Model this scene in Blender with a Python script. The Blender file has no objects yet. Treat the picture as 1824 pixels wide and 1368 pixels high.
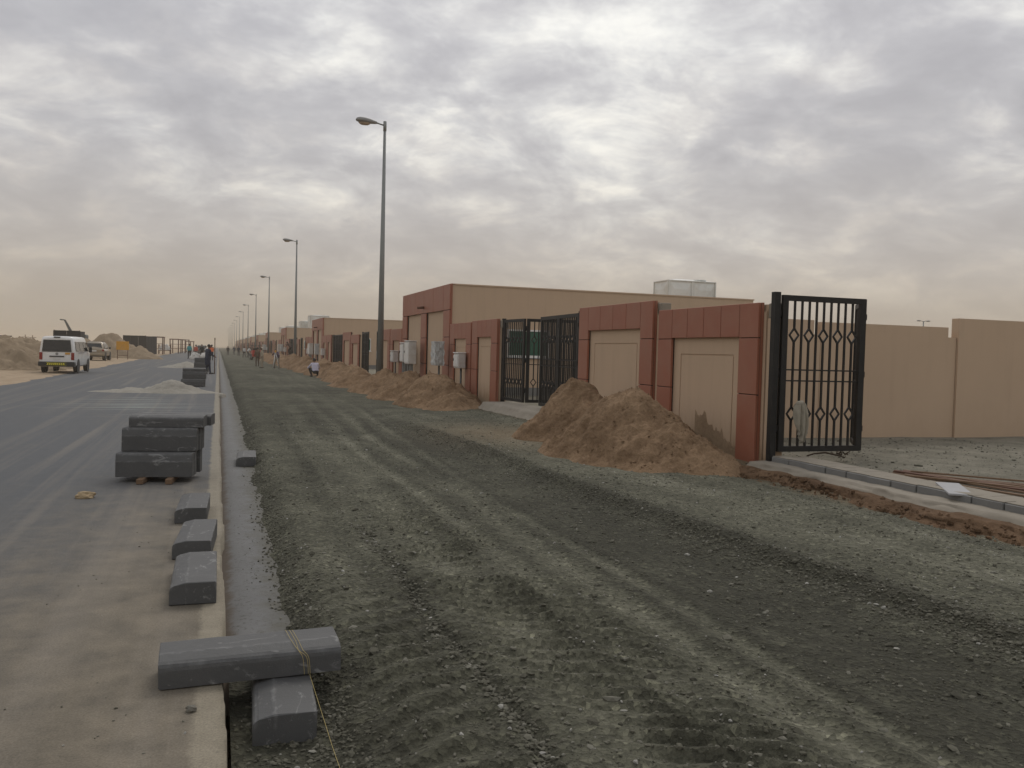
import bpy, bmesh, math, random
import numpy as np
from mathutils import Vector, Matrix
random.seed(7); rng = np.random.default_rng(11)
R_ = math.radians
SC = bpy.context.scene
COL = SC.collection

# ------------------------------------------------------------------ camera
W, H, F, CH = 1824, 1368, 1529., 1.75
YAW, PITCH, ROLL = R_(18.93), R_(-2.05), R_(1.5)
fw = Vector((math.sin(YAW)*math.cos(PITCH), math.cos(YAW)*math.cos(PITCH), math.sin(PITCH)))
r0 = Vector((math.cos(YAW), -math.sin(YAW), 0)); u0 = r0.cross(fw)
rt = r0*math.cos(ROLL)+u0*math.sin(ROLL); up = u0*math.cos(ROLL)-r0*math.sin(ROLL)
cam = bpy.data.cameras.new('camera'); cam.sensor_width = 36; cam.lens = F/W*36
cam.clip_start = 0.05; cam.clip_end = 12000
co = bpy.data.objects.new('camera', cam); COL.objects.link(co)
m = Matrix((rt, up, -fw)).transposed().to_4x4(); m.translation = (0, 0, CH)
co.matrix_world = m; SC.camera = co

def ray(px, py): return rt*((px-W/2)/F) - up*((py-H/2)/F) + fw
def at_z(px, py, z=0.): d = ray(px, py); return Vector((0, 0, CH)) + d*((z-CH)/d.z)
def at_x(px, py, x): d = ray(px, py); return Vector((0, 0, CH)) + d*(x/d.x)
def at_y(px, py, y): d = ray(px, py); return Vector((0, 0, CH)) + d*(y/d.y)

# ------------------------------------------------------------------ world, sun, exposure
SUN_EL, SUN_AZ = R_(50), R_(28)          # azimuth from +Y (road direction) towards +X
wd = bpy.data.worlds.new('World'); SC.world = wd; wd.use_nodes = True
nt = wd.node_tree; nt.nodes.clear()
def N(t, **kw):
    n = nt.nodes.new(t)
    for k, v in kw.items():
        if k.startswith('i_'):
            key = k[2:]; key = int(key) if key.isdigit() else key.replace('_', ' ')
            n.inputs[key].default_value = v
        else: setattr(n, k, v)
    return n
L = lambda a, b: nt.links.new(a, b)
def mth(op, a, b=None, c=None, clamp=False):
    n = N('ShaderNodeMath', operation=op, use_clamp=clamp)
    for i, v in enumerate((a, b, c)):
        if v is None: continue
        if isinstance(v, (int, float)): n.inputs[i].default_value = v
        else: L(v, n.inputs[i])
    return n.outputs[0]
def ramp(fac, stops, interp='LINEAR'):
    n = N('ShaderNodeValToRGB'); cr = n.color_ramp; cr.interpolation = interp
    while len(cr.elements) < len(stops): cr.elements.new(0.5)
    for e, (p, c) in zip(cr.elements, stops):
        e.position = p; e.color = (*c, 1) if len(c) == 3 else c
    L(fac, n.inputs[0]); return n.outputs[0]
def mixc(fac, a, b, mode='MIX'):
    n = N('ShaderNodeMix', data_type='RGBA', blend_type=mode)
    for key, v in (('Factor', fac), ('A', a), ('B', b)):
        s = [x for x in n.inputs if x.name == key and (x.type == 'RGBA' or (key == 'Factor' and x.type == 'VALUE'))][0]
        if isinstance(v, (int, float)): s.default_value = v
        elif isinstance(v, tuple): s.default_value = (*v, 1)
        else: L(v, s)
    return [x for x in n.outputs if x.type == 'RGBA'][0]
def noise(vec, scale, detail=4, rough=.55, dist=0., lac=2.):
    n = N('ShaderNodeTexNoise', i_Scale=scale, i_Detail=detail, i_Roughness=rough, i_Distortion=dist, i_Lacunarity=lac)
    L(vec, n.inputs['Vector']); return n.outputs['Fac']

tc = N('ShaderNodeTexCoord'); sep = N('ShaderNodeSeparateXYZ'); L(tc.outputs['Generated'], sep.inputs[0])
zz = mth('MAXIMUM', sep.outputs['Z'], 0.0)
den = mth('ADD', zz, 0.42)
cmb = N('ShaderNodeCombineXYZ')
L(mth('DIVIDE', sep.outputs['X'], den), cmb.inputs[0]); L(mth('DIVIDE', sep.outputs['Y'], den), cmb.inputs[1])
L(mth('MULTIPLY', zz, 1.6), cmb.inputs[2])
mp = N('ShaderNodeMapping'); L(cmb.outputs[0], mp.inputs[0]); mp.inputs['Rotation'].default_value = (0, 0, R_(25)); mp.inputs['Scale'].default_value = (1.5, 1.7, 1.5)
mp.inputs['Location'].default_value = (1.3, 4.1, 0)
P = mp.outputs[0]
big = noise(P, 1.25, 6, .52, .3)
mid = noise(P, 3.6, 7, .58, .3)
fine = noise(P, 10., 5, .6, .2)
cl = mth('ADD', mth('MULTIPLY', big, .5), mth('ADD', mth('MULTIPLY', mid, .38), mth('MULTIPLY', fine, .14)))
cloud = ramp(cl, [(.39, (.45, .45, .485)), (.475, (.535, .535, .57)), (.52, (.62, .62, .645)), (.57, (.78, .785, .79)), (.635, (1.04, 1.04, 1.0))], 'B_SPLINE')
# clearer and brighter higher up, dusty beige near the horizon
dust = ramp(zz, [(0., (.43, .375, .305)), (.05, (.47, .415, .35)), (.12, (.53, .485, .435)), (.22, (.53, .50, .465)), (.45, (.56, .56, .57))])
dfac = ramp(zz, [(0., (1, 1, 1)), (.06, (.92, .92, .92)), (.13, (.62, .62, .62)), (.22, (.26, .26, .26)), (.36, (.06, .06, .06))])
ck = mixc(dfac, cloud, dust)
low = ramp(mid, [(.35, (.93, .93, .94)), (.5, (1, 1, 1)), (.64, (1.13, 1.11, 1.07))])
lowf = ramp(zz, [(.02, (0, 0, 0)), (.09, (1, 1, 1)), (.25, (1, 1, 1)), (.4, (0, 0, 0))])
ck2 = mixc(1.0, ck, low, 'MULTIPLY'); ck = mixc(lowf, ck, ck2)
sky = N('ShaderNodeTexSky', sky_type='NISHITA', sun_disc=False)
sky.sun_elevation = SUN_EL; sky.sun_rotation = SUN_AZ; sky.dust_density = 6; sky.air_density = 1.5
skyv = N('ShaderNodeVectorMath', operation='SCALE'); L(sky.outputs[0], skyv.inputs[0]); skyv.inputs['Scale'].default_value = .08
tot = mixc(.94, skyv.outputs[0], ck)
bg = N('ShaderNodeBackground', i_Strength=1.0); L(tot, bg.inputs['Color'])
wo = N('ShaderNodeOutputWorld'); L(bg.outputs[0], wo.inputs[0])
wd.cycles.sampling_method = 'MANUAL'; wd.cycles.sample_map_resolution = 512

sl = bpy.data.lights.new('sun', 'SUN'); sl.energy = .95; sl.angle = R_(25); sl.color = (1, .95, .88)
so = bpy.data.objects.new('sun', sl); COL.objects.link(so)
sd = Vector((math.sin(SUN_AZ)*math.cos(SUN_EL), math.cos(SUN_AZ)*math.cos(SUN_EL), math.sin(SUN_EL)))
so.rotation_euler = (-sd).to_track_quat('-Z', 'Y').to_euler(); so.location = (0, 0, 60)
vs = SC.view_settings; vs.view_transform = 'Standard'; vs.look = 'None'; vs.gamma = 1; vs.exposure = 0.0; vs.use_curve_mapping = False
SC.render.engine = 'CYCLES'
cy = SC.cycles; cy.max_bounces = 6; cy.diffuse_bounces = 3; cy.glossy_bounces = 2; cy.volume_bounces = 1; cy.transmission_bounces = 3
cy.use_denoising = True; cy.caustics_reflective = False; cy.caustics_refractive = False

# ------------------------------------------------------------------ helpers
def tag(o, label=None, cat=None, group=None, kind=None):
    for k, v in (('label', label), ('category', cat), ('group', group), ('kind', kind)):
        if v: o[k] = v
    return o
def empty(name, loc=(0, 0, 0), rz=0., label=None, cat=None, group=None):
    o = bpy.data.objects.new(name, None); COL.objects.link(o); o.location = loc; o.rotation_euler = (0, 0, rz); o.empty_display_size = .1
    return tag(o, label, cat, group)
def link(name, me, parent=None, loc=None, rot=None):
    o = bpy.data.objects.new(name, me); COL.objects.link(o)
    if parent is not None: o.parent = parent
    if loc is not None: o.location = loc
    if rot is not None: o.rotation_euler = rot
    return o
class MB:
    def __init__(s): s.v = []; s.f = []; s.m = []; s.sm = []
    def add(s, vs, fs, mi=0, smooth=False):
        b = len(s.v); s.v += [tuple(v) for v in vs]
        for f in fs: s.f.append([b+i for i in f]); s.m.append(mi); s.sm.append(smooth)
        return s
    def box(s, x0, x1, y0, y1, z0, z1, mi=0):
        v = [(x, y, z) for z in (z0, z1) for y in (y0, y1) for x in (x0, x1)]
        return s.add(v, [(0, 2, 3, 1), (4, 5, 7, 6), (0, 1, 5, 4), (2, 6, 7, 3), (0, 4, 6, 2), (1, 3, 7, 5)], mi)
    def bbox(s, x0, x1, y0, y1, z0, z1, b=.01, mi=0):
        """box with chamfered edges"""
        bm = bmesh.new(); bmesh.ops.create_cube(bm, size=1)
        for v in bm.verts: v.co = ((x0+x1)/2+v.co.x*(x1-x0), (y0+y1)/2+v.co.y*(y1-y0), (z0+z1)/2+v.co.z*(z1-z0))
        bmesh.ops.bevel(bm, geom=bm.edges[:], offset=b, segments=1, affect='EDGES', clamp_overlap=True)
        bm.verts.index_update()
        s.add([v.co[:] for v in bm.verts], [[v.index for v in f.verts] for f in bm.faces], mi); bm.free(); return s
    def tube(s, pts, rad, n=8, mi=0, smooth=True, cap=True):
        pts = [Vector(p) for p in pts]
        if isinstance(rad, (int, float)): rad = [rad]*len(pts)
        vs = []; up = None
        for i, p in enumerate(pts):
            d = (pts[min(i+1, len(pts)-1)]-pts[max(i-1, 0)])
            d = d.normalized() if d.length > 1e-9 else Vector((0, 0, 1))
            if up is None: up = Vector((0, 0, 1)) if abs(d.z) < .95 else Vector((0, 1, 0))
            a = d.cross(up).normalized(); b = a.cross(d).normalized(); up = b
            for k in range(n):
                t = 2*math.pi*(k+.5)/n; vs.append(p+(a*math.cos(t)+b*math.sin(t))*rad[i])
        fs = []
        for i in range(len(pts)-1):
            for k in range(n):
                fs.append((i*n+k, i*n+(k+1) % n, (i+1)*n+(k+1) % n, (i+1)*n+k))
        s.add(vs, fs, mi, smooth)
        if cap:
            b = len(s.v)-len(vs)
            s.f.append([b+k for k in range(n)][::-1]); s.m.append(mi); s.sm.append(False)
            s.f.append([b+(len(pts)-1)*n+k for k in range(n)]); s.m.append(mi); s.sm.append(False)
        return s
    def prism(s, prof, x0, x1, axis='y', mi=0):
        """closed profile (a,b) extruded along axis"""
        n = len(prof)
        mk = {'y': lambda a, b, t: (a, t, b), 'x': lambda a, b, t: (t, a, b), 'z': lambda a, b, t: (a, b, t)}[axis]
        v = [mk(a, b, x0) for a, b in prof]+[mk(a, b, x1) for a, b in prof]
        return s.add(v, [tuple(range(n))[::-1], tuple(range(n, 2*n))]+[(i, (i+1) % n, n+(i+1) % n, n+i) for i in range(n)], mi)
    def loft(s, rings, mi=0, smooth=True, cap=True):
        n = len(rings[0]); v = [p for r in rings for p in r]; f = []
        for i in range(len(rings)-1):
            for k in range(n): f.append((i*n+k, i*n+(k+1) % n, (i+1)*n+(k+1) % n, (i+1)*n+k))
        s.add(v, f, mi, smooth)
        if cap:
            s.add(rings[0], [tuple(range(n))[::-1]], mi); s.add(rings[-1], [tuple(range(n))], mi)
        return s
    def mesh(s, name, mats):
        me = bpy.data.meshes.new(name); me.from_pydata(s.v, [], s.f)
        for mt in (mats if isinstance(mats, (list, tuple)) else [mats]): me.materials.append(mt)
        me.polygons.foreach_set('material_index', s.m); me.polygons.foreach_set('use_smooth', s.sm)
        bm = bmesh.new(); bm.from_mesh(me); bmesh.ops.recalc_face_normals(bm, faces=bm.faces[:]); bm.to_mesh(me); bm.free()
        me.update(); return me
    def build(s, name, mats, parent=None, loc=None, rot=None): return link(name, s.mesh(name, mats), parent, loc, rot)

def hsh(ix, iy, seed):
    h = (ix.astype(np.int64)*374761393+iy.astype(np.int64)*668265263+seed*1442695041) & 0xFFFFFFFF
    h = ((h ^ (h >> 13))*1274126177) & 0xFFFFFFFF
    return ((h ^ (h >> 16)) & 0xFFFF)/65535.
def vn(x, y, seed=0):
    ix, iy = np.floor(x), np.floor(y); fx, fy = x-ix, y-iy
    fx = fx*fx*fx*(fx*(fx*6-15)+10); fy = fy*fy*fy*(fy*(fy*6-15)+10)
    a, b, c, d = hsh(ix, iy, seed), hsh(ix+1, iy, seed), hsh(ix, iy+1, seed), hsh(ix+1, iy+1, seed)
    return (a*(1-fx)+b*fx)*(1-fy)+(c*(1-fx)+d*fx)*fy
def fbm(x, y, oct=4, seed=0, gain=.5):
    s = 0; a = 1; t = 0
    for o in range(oct):
        s = s+a*vn(x*2**o+o*17.3, y*2**o-o*9.1, seed+o); t += a; a *= gain
    return s/t*2-1
def sstep(a, b, x): t = np.clip((x-a)/(b-a), 0, 1); return t*t*(3-2*t)
def grid(name, X, Y, Z, mat, attrs=None, parent=None, keep=None):
    ny, nx = X.shape
    me = bpy.data.meshes.new(name)
    co = np.stack([X, Y, Z], -1).reshape(-1, 3).astype(np.float32)
    i = np.arange(nx*ny).reshape(ny, nx)
    q = np.stack([i[:-1, :-1], i[:-1, 1:], i[1:, 1:], i[1:, :-1]], -1).reshape(-1, 4)
    if keep is not None: q = q[keep.reshape(-1)]
    me.vertices.add(len(co)); me.vertices.foreach_set('co', co.ravel())
    me.loops.add(q.size); me.loops.foreach_set('vertex_index', q.ravel().astype(np.int32))
    me.polygons.add(len(q)); me.polygons.foreach_set('loop_start', (np.arange(len(q))*4).astype(np.int32))
    me.polygons.foreach_set('use_smooth', np.ones(len(q), bool))
    me.materials.append(mat); me.update(calc_edges=True)
    for k, a in (attrs or {}).items():
        at = me.attributes.new(k, 'FLOAT', 'POINT'); at.data.foreach_set('value', a.ravel().astype(np.float32))
    return link(name, me, parent)

# ------------------------------------------------------------------ materials
def material(name):
    global nt
    mt = bpy.data.materials.new(name); mt.use_nodes = True; nt = mt.node_tree; nt.nodes.clear()
    out = N('ShaderNodeOutputMaterial'); bs = N('ShaderNodeBsdfPrincipled'); L(bs.outputs[0], out.inputs[0])
    return mt, bs
def setc(sock, v):
    if isinstance(v, tuple): sock.default_value = (*v, 1) if len(v) == 3 else v
    elif isinstance(v, (int, float)): sock.default_value = v
    else: L(v, sock)
def bump(bs, h, strength=.3, dist=.01, prev=None):
    b = N('ShaderNodeBump', i_Strength=strength, i_Distance=dist); L(h, b.inputs['Height'])
    if prev is not None: L(prev, b.inputs['Normal'])
    L(b.outputs[0], bs.inputs['Normal']); return b.outputs[0]
def coords(obj=True):
    if obj:
        t = N('ShaderNodeTexCoord'); oi = N('ShaderNodeObjectInfo'); v = N('ShaderNodeVectorMath', operation='ADD')
        sc = N('ShaderNodeVectorMath', operation='SCALE'); cb = N('ShaderNodeCombineXYZ')
        for i in range(3): L(oi.outputs['Random'], cb.inputs[i])
        L(cb.outputs[0], sc.inputs[0]); sc.inputs['Scale'].default_value = 40
        L(t.outputs['Object'], v.inputs[0]); L(sc.outputs[0], v.inputs[1]); return v.outputs[0]
    return N('ShaderNodeNewGeometry').outputs['Position']
MATS = {}
def simple(name, c, rough=.7, metal=0., var=.15, scale=6., bmp=0., bscale=60., spec=.5, obj=True, dustc=None, dustf=.0, coat=0.):
    mt, bs = material(name); p = coords(obj)
    n1 = noise(p, scale, 5, .6)
    col = mixc(n1, tuple(x*(1-var) for x in c), tuple(min(1, x*(1+var)) for x in c))
    if dustc:
        n2 = noise(p, scale*.6, 6, .65, .4)
        col = mixc(mth('MULTIPLY', ramp(n2, [(.42, (0, 0, 0)), (.66, (1, 1, 1))]), dustf), col, dustc)
    setc(bs.inputs['Base Color'], col); bs.inputs['Roughness'].default_value = rough; bs.inputs['Metallic'].default_value = metal
    bs.inputs['Specular IOR Level'].default_value = spec
    if coat: bs.inputs['Coat Weight'].default_value = coat
    if bmp: bump(bs, noise(p, bscale, 4, .6), bmp, .01)
    MATS[name] = mt; return mt

def mat_gravel():
    mt, bs = material('gravel_base'); p = coords(False)
    at = N('ShaderNodeAttribute', attribute_name='wear').outputs['Fac']
    at2 = N('ShaderNodeAttribute', attribute_name='sandy').outputs['Fac']
    n1 = noise(p, 1.2, 6, .62); n2 = noise(p, 11, 6, .7); n3 = noise(p, 60, 4, .6)
    vo = N('ShaderNodeTexVoronoi', feature='F1', i_Scale=34.); L(p, vo.inputs['Vector'])
    f = mth('ADD', at, mth('MULTIPLY', mth('SUBTRACT', n1, .5), .9)); f = mth('ADD', f, mth('MULTIPLY', mth('SUBTRACT', n2, .5), 1.15))
    col = ramp(f, [(.1, (.050, .0485, .034)), (.4, (.086, .0845, .060)), (.7, (.132, .129, .093)), (1., (.195, .189, .142))])
    chips = ramp(vo.outputs['Color'], [(.0, (.5, .5, .5)), (.45, (.92, .92, .92)), (.8, (1.2, 1.2, 1.2)), (.95, (2.0, 2.0, 1.95))])
    col = mixc(.8, col, mixc(1., col, chips, 'MULTIPLY'))
    col = mixc(mth('MULTIPLY', at2, .8, clamp=True), col, (.24, .165, .095))
    setc(bs.inputs['Base Color'], col); bs.inputs['Roughness'].default_value = .95; bs.inputs['Specular IOR Level'].default_value = .25
    b1 = bump(bs, vo.outputs['Distance'], .8, .022); b2 = bump(bs, n3, .7, .014, b1); bump(bs, n2, .7, .04, b2)
    return mt
def mat_stone():
    mt, bs = material('crushed_stone'); p = coords(False)
    at = N('ShaderNodeAttribute', attribute_name='tone').outputs['Fac']
    n1 = noise(p, 40, 3)
    col = ramp(mth('ADD', at, mth('MULTIPLY', mth('SUBTRACT', n1, .5), .25)), [(0, (.06, .057, .042)), (.5, (.115, .11, .083)), (.8, (.185, .178, .145)), (1, (.34, .33, .30))])
    setc(bs.inputs['Base Color'], col); bs.inputs['Roughness'].default_value = .9; bs.inputs['Specular IOR Level'].default_value = .3
    return mt
def mat_asphalt():
    mt, bs = material('asphalt'); p = coords(False); s = N('ShaderNodeSeparateXYZ'); L(p, s.inputs[0])
    x, y = s.outputs[0], s.outputs[1]
    mpn = N('ShaderNodeMapping'); L(p, mpn.inputs[0]); mpn.inputs['Scale'].default_value = (1., .22, 1.); pl = mpn.outputs[0]
    n1 = noise(pl, .55, 7, .62, .6); n2 = noise(p, 3.2, 6, .65); n3 = noise(p, 90, 3, .6); n4 = noise(p, 260, 2, .5)
    base = mixc(n3, (.058, .064, .071), (.104, .111, .12))
    # sand carried onto the lane: strong beside the kerb edge and close to where the blocks are unloaded
    e = mth('SUBTRACT', 1., mth('DIVIDE', mth('ABSOLUTE', mth('SUBTRACT', x, -.3)), 2.6), clamp=True)
    yy = mth('SUBTRACT', 1., mth('DIVIDE', mth('ABSOLUTE', mth('SUBTRACT', y, 3.5)), 11.), clamp=True)
    d = mth('ADD', mth('MULTIPLY', mth('MULTIPLY', e, yy), 1.25), mth('MULTIPLY', mth('SUBTRACT', n1, .5), 1.0))
    d = mth('ADD', d, mth('MULTIPLY', mth('SUBTRACT', n2, .5), .35))
    sand = ramp(d, [(.0, (.06, .06, .06)), (.3, (.3, .3, .3)), (.62, (.8, .8, .8)), (.9, (.94, .94, .94))])
    scol = mixc(ramp(n2, [(.34, (0, 0, 0)), (.66, (1, 1, 1))]), (.118, .101, .074), (.192, .162, .118))
    col = mixc(sand, base, scol)
    # pale cement dust dragged across the lane
    mpc = N('ShaderNodeMapping'); L(p, mpc.inputs[0]); mpc.inputs['Scale'].default_value = (.16, 1.1, 1.); mpc.inputs['Rotation'].default_value = (0, 0, R_(-8))
    cst = noise(mpc.outputs[0], .75, 6, .65, 1.6)
    yb = mth('SUBTRACT', 1., mth('DIVIDE', mth('ABSOLUTE', mth('SUBTRACT', y, 27.)), 11.), clamp=True)
    xb = mth('SUBTRACT', 1., mth('DIVIDE', mth('ABSOLUTE', mth('SUBTRACT', x, -2.0)), 5.), clamp=True)
    cf = ramp(mth('ADD', cst, mth('MULTIPLY', mth('MULTIPLY', yb, xb), .3)), [(.72, (0, 0, 0)), (.9, (.55, .55, .55))])
    col = mixc(cf, col, (.29, .315, .285))
    # long tyre streaks
    mpt = N('ShaderNodeMapping'); L(p, mpt.inputs[0]); mpt.inputs['Scale'].default_value = (2.4, .05, 1.); mpt.inputs['Rotation'].default_value = (0, 0, R_(4))
    ts = noise(mpt.outputs[0], 1.1, 5, .6, .3)
    col = mixc(ramp(ts, [(.5, (0, 0, 0)), (.72, (.42, .42, .42))]), col, (.24, .21, .17))
    # mortar and sand caked on the outer hand's width of the lane
    ex = mth('ADD', mth('ADD', x, .085), mth('ADD', mth('MULTIPLY', mth('SUBTRACT', n2, .5), .10), mth('MULTIPLY', mth('SUBTRACT', noise(p, 22, 4, .6), .5), .05)))
    col = mixc(mth('MULTIPLY', ramp(mth('ADD', mth('MULTIPLY', ex, 9.), .5), [(.3, (0, 0, 0)), (.62, (.9, .9, .9))]), .85), col, mixc(noise(p, 9, 5, .65), (.20, .172, .125), (.33, .295, .225)))
    sp = noise(p, 34, 4, .7); col = mixc(ramp(sp, [(.60, (0, 0, 0)), (.75, (.5, .5, .5))]), col, (.07, .062, .05))
    col = mixc(1., col, ramp(noise(p, 7, 6, .7), [(.32, (.92, .92, .92)), (.68, (1.08, 1.08, 1.08))]), 'MULTIPLY')
    col = mixc(.6, col, mixc(1., col, ramp(n3, [(.3, (.62, .62, .62)), (.7, (1.38, 1.38, 1.38))]), 'MULTIPLY'))
    setc(bs.inputs['Base Color'], col); bs.inputs['Roughness'].default_value = .82; bs.inputs['Specular IOR Level'].default_value = .35
    b1 = bump(bs, n4, .35, .006); bump(bs, n2, .3, .03, b1)
    return mt
def mat_sand(name, c1, c2, bs_=1.):
    mt, bs = material(name); p = coords(False)
    n1 = noise(p, 1.6, 6, .65, .3); n2 = noise(p, 16, 5, .65); n3 = noise(p, 90, 3, .6)
    f = mth('ADD', mth('MULTIPLY', n1, .6), mth('MULTIPLY', n2, .4))
    col = ramp(f, [(.36, c1), (.5, tuple((a_+b_)/2 for a_, b_ in zip(c1, c2))), (.64, c2)])
    setc(bs.inputs['Base Color'], col); bs.inputs['Roughness'].default_value = .95; bs.inputs['Specular IOR Level'].default_value = .15
    b1 = bump(bs, n2, .55*bs_, .06); bump(bs, n3, .5*bs_, .015, b1)
    return mt
def mat_concrete(name, c, wet=.0, chalk=0., bscale=80., warm=(0, 0, 0)):
    mt, bs = material(name); p = coords(True)
    n1 = noise(p, 3., 6, .62, .2); n2 = noise(p, 26, 5, .65); n3 = noise(p, 140, 3, .5)
    col = mixc(n1, tuple(x*.72 for x in c), tuple(x*1.25 for x in c))
    col = mixc(mth('MULTIPLY', n2, .35), col, tuple(x*.6 for x in c))
    if chalk:
        mpn = N('ShaderNodeMapping'); L(p, mpn.inputs[0]); mpn.inputs['Scale'].default_value = (7., 2.6, 7.)
        g = N('ShaderNodeNewGeometry'); sp = N('ShaderNodeSeparateXYZ'); L(g.outputs['Normal'], sp.inputs[0])
        w = noise(mpn.outputs[0], 1.5, 7, .7, 1.2)
        cf = mth('MULTIPLY', ramp(w, [(.585, (0, 0, 0)), (.66, (1, 1, 1))]), chalk)
        col = mixc(cf, col, (.42, .42, .41))
        tcr = N('ShaderNodeTexCoord'); so_ = N('ShaderNodeSeparateXYZ'); L(tcr.outputs['Object'], so_.inputs[0])
        for (x0_, wd__, st_) in ((.105, .014, .32), (.012, .02, .2), (.297, .008, .3)):
            ln_ = mth('SUBTRACT', 1., mth('DIVIDE', mth('ABSOLUTE', mth('SUBTRACT', mth('ADD', so_.outputs[0], mth('MULTIPLY', mth('SUBTRACT', noise(p, 16, 4, .6), .5), .05)), x0_)), wd__), clamp=True)
            ln_ = mth('MULTIPLY', mth('MULTIPLY', ln_, ramp(noise(p, 9, 5, .7), [(.42, (0, 0, 0)), (.66, (1, 1, 1))])), mth('MULTIPLY', ramp(so_.outputs[2], [(.07, (0, 0, 0)), (.1, (1, 1, 1))]), st_))
            col = mixc(ln_, col, (.36, .36, .355))
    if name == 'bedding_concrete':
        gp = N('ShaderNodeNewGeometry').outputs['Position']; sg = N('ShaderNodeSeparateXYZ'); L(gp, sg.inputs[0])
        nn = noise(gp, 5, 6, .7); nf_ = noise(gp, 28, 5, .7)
        dl = mth('ADD', mth('DIVIDE', mth('SUBTRACT', .16, sg.outputs[0]), .1), mth('MULTIPLY', mth('SUBTRACT', nn, .5), 2.))  # brown dirt plus the road edge's shadow line, both painted into the colour
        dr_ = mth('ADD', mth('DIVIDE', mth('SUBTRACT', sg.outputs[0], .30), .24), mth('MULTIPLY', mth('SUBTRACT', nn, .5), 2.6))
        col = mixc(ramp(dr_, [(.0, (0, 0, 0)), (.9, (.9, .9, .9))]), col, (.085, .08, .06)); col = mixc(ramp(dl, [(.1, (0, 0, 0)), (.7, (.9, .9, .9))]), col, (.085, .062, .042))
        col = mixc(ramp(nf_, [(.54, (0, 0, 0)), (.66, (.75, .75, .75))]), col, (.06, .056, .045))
    setc(bs.inputs['Base Color'], col); bs.inputs['Roughness'].default_value = .85-wet*.4; bs.inputs['Specular IOR Level'].default_value = .4
    b1 = bump(bs, n3, .3, .004); bump(bs, n2, .3, .01, b1)
    return mt
def mat_render(name, c, splash=1.):
    """painted wall render with faint stains and soil splash near its foot"""
    mt, bs = material(name); p = coords(False); s = N('ShaderNodeSeparateXYZ'); L(p, s.inputs[0])
    n1 = noise(p, .8, 6, .6, .3); n3 = noise(p, 160, 3, .6)
    mpn = N('ShaderNodeMapping'); L(p, mpn.inputs[0]); mpn.inputs['Scale'].default_value = (3., 3., .25); st = noise(mpn.outputs[0], 1.6, 5, .6, .2)
    col = mixc(n1, tuple(x*.92 for x in c), tuple(x*1.06 for x in c))
    col = mixc(ramp(st, [(.5, (0, 0, 0)), (.8, (.28, .28, .28))]), col, tuple(x*.72 for x in c))
    z = mth('ADD', s.outputs[2], mth('ADD', mth('MULTIPLY', mth('SUBTRACT', n1, .5), .6), mth('MULTIPLY', mth('SUBTRACT', st, .5), 1.3)))
    spl = ramp(mth('DIVIDE', z, 1.2), [(.25, (.7*splash, .7*splash, .7*splash)), (.45, (.25*splash, .25*splash, .25*splash)), (.7, (0, 0, 0))])
    col = mixc(spl, col, (.30, .20, .115))
    setc(bs.inputs['Base Color'], col); bs.inputs['Roughness'].default_value = .9; bs.inputs['Specular IOR Level'].default_value = .25
    bump(bs, n3, .25, .004)
    return mt
M = {}
M['gravel'] = mat_gravel(); M['stone'] = mat_stone(); M['asphalt'] = mat_asphalt()
M['spoil'] = mat_sand('reddish_sand', (.135, .083, .046), (.315, .212, .128), 1.4)
M['cut'] = mat_sand('cut_earth', (.085, .05, .028), (.215, .135, .08), 1.5)
M['stain'] = mat_sand('thin_sand_film', (.24, .165, .10), (.37, .265, .17), .6)
M['desert'] = mat_sand('desert_sand', (.30, .225, .15), (.44, .345, .245), .8)
M['dune'] = mat_sand('spoil_sand', (.21, .16, .108), (.32, .25, .172), 1.)
M['grit'] = mat_sand('pale_grit', (.25, .235, .20), (.35, .33, .29), .7)
M['yard'] = mat_sand('yard_gravel', (.15, .142, .11), (.30, .28, .225), 1.5)
M['kerb'] = mat_concrete('kerb_concrete', (.088, .0885, .088), .55, .35)
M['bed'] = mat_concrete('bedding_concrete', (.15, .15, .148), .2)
M['oldconc'] = mat_concrete('rough_concrete', (.27, .238, .19))
M['greyblock'] = mat_concrete('block_concrete', (.20, .198, .19))
M['edge'] = mat_sand('edge_mortar', (.28, .235, .165), (.40, .345, .25), .8)
M['wall'] = mat_render('beige_render', (.53, .39, .272))
M['house'] = mat_render('house_render', (.52, .385, .27), .15)
M['red'] = simple('terracotta_panel', (.305, .108, .063), .5, var=.1, scale=2., spec=.4, dustc=(.34, .23, .16), dustf=.2)
M['joint'] = simple('dark_joint', (.02, .016, .014), .9)
M['black'] = simple('black_steel', (.008, .008, .0085), .5, var=.2, spec=.3, dustc=(.06, .05, .04), dustf=.15)
M['galv'] = simple('lamp_steel', (.21, .225, .22), .5, .25, var=.08, scale=3.)
M['lamp'] = simple('lamp_housing', (.24, .24, .235), .5, .1, var=.05)
M['lens'] = simple('lamp_lens', (.34, .27, .20), .2, var=.05)
M['white'] = simple('white_paint', (.72, .72, .70), .35, var=.05, dustc=(.45, .38, .28), dustf=.35)
M['vanwhite'] = simple('van_paint', (.74, .75, .74), .25, var=.04, scale=2., dustc=(.48, .40, .30), dustf=.3, coat=.3)
M['cab'] = simple('cabinet_paint', (.56, .555, .53), .45, var=.06, dustc=(.35, .29, .22), dustf=.4)
M['plastic'] = simple('plastic_wrap', (.42, .43, .42), .3, var=.2, scale=9., bmp=.8, bscale=14.)
M['tank'] = simple('tank_panel', (.66, .68, .65), .45, var=.1, scale=2.5, dustc=(.4, .36, .28), dustf=.4)
M['glass'] = simple('dark_glass', (.012, .014, .016), .08, var=.1, spec=.6)
M['green'] = simple('green_glass', (.012, .085, .06), .12, var=.1, spec=.6)
M['rubber'] = simple('rubber', (.022, .022, .022), .8, dustc=(.22, .17, .11), dustf=.5)
M['bumper'] = simple('black_plastic', (.02, .02, .02), .6)
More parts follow.
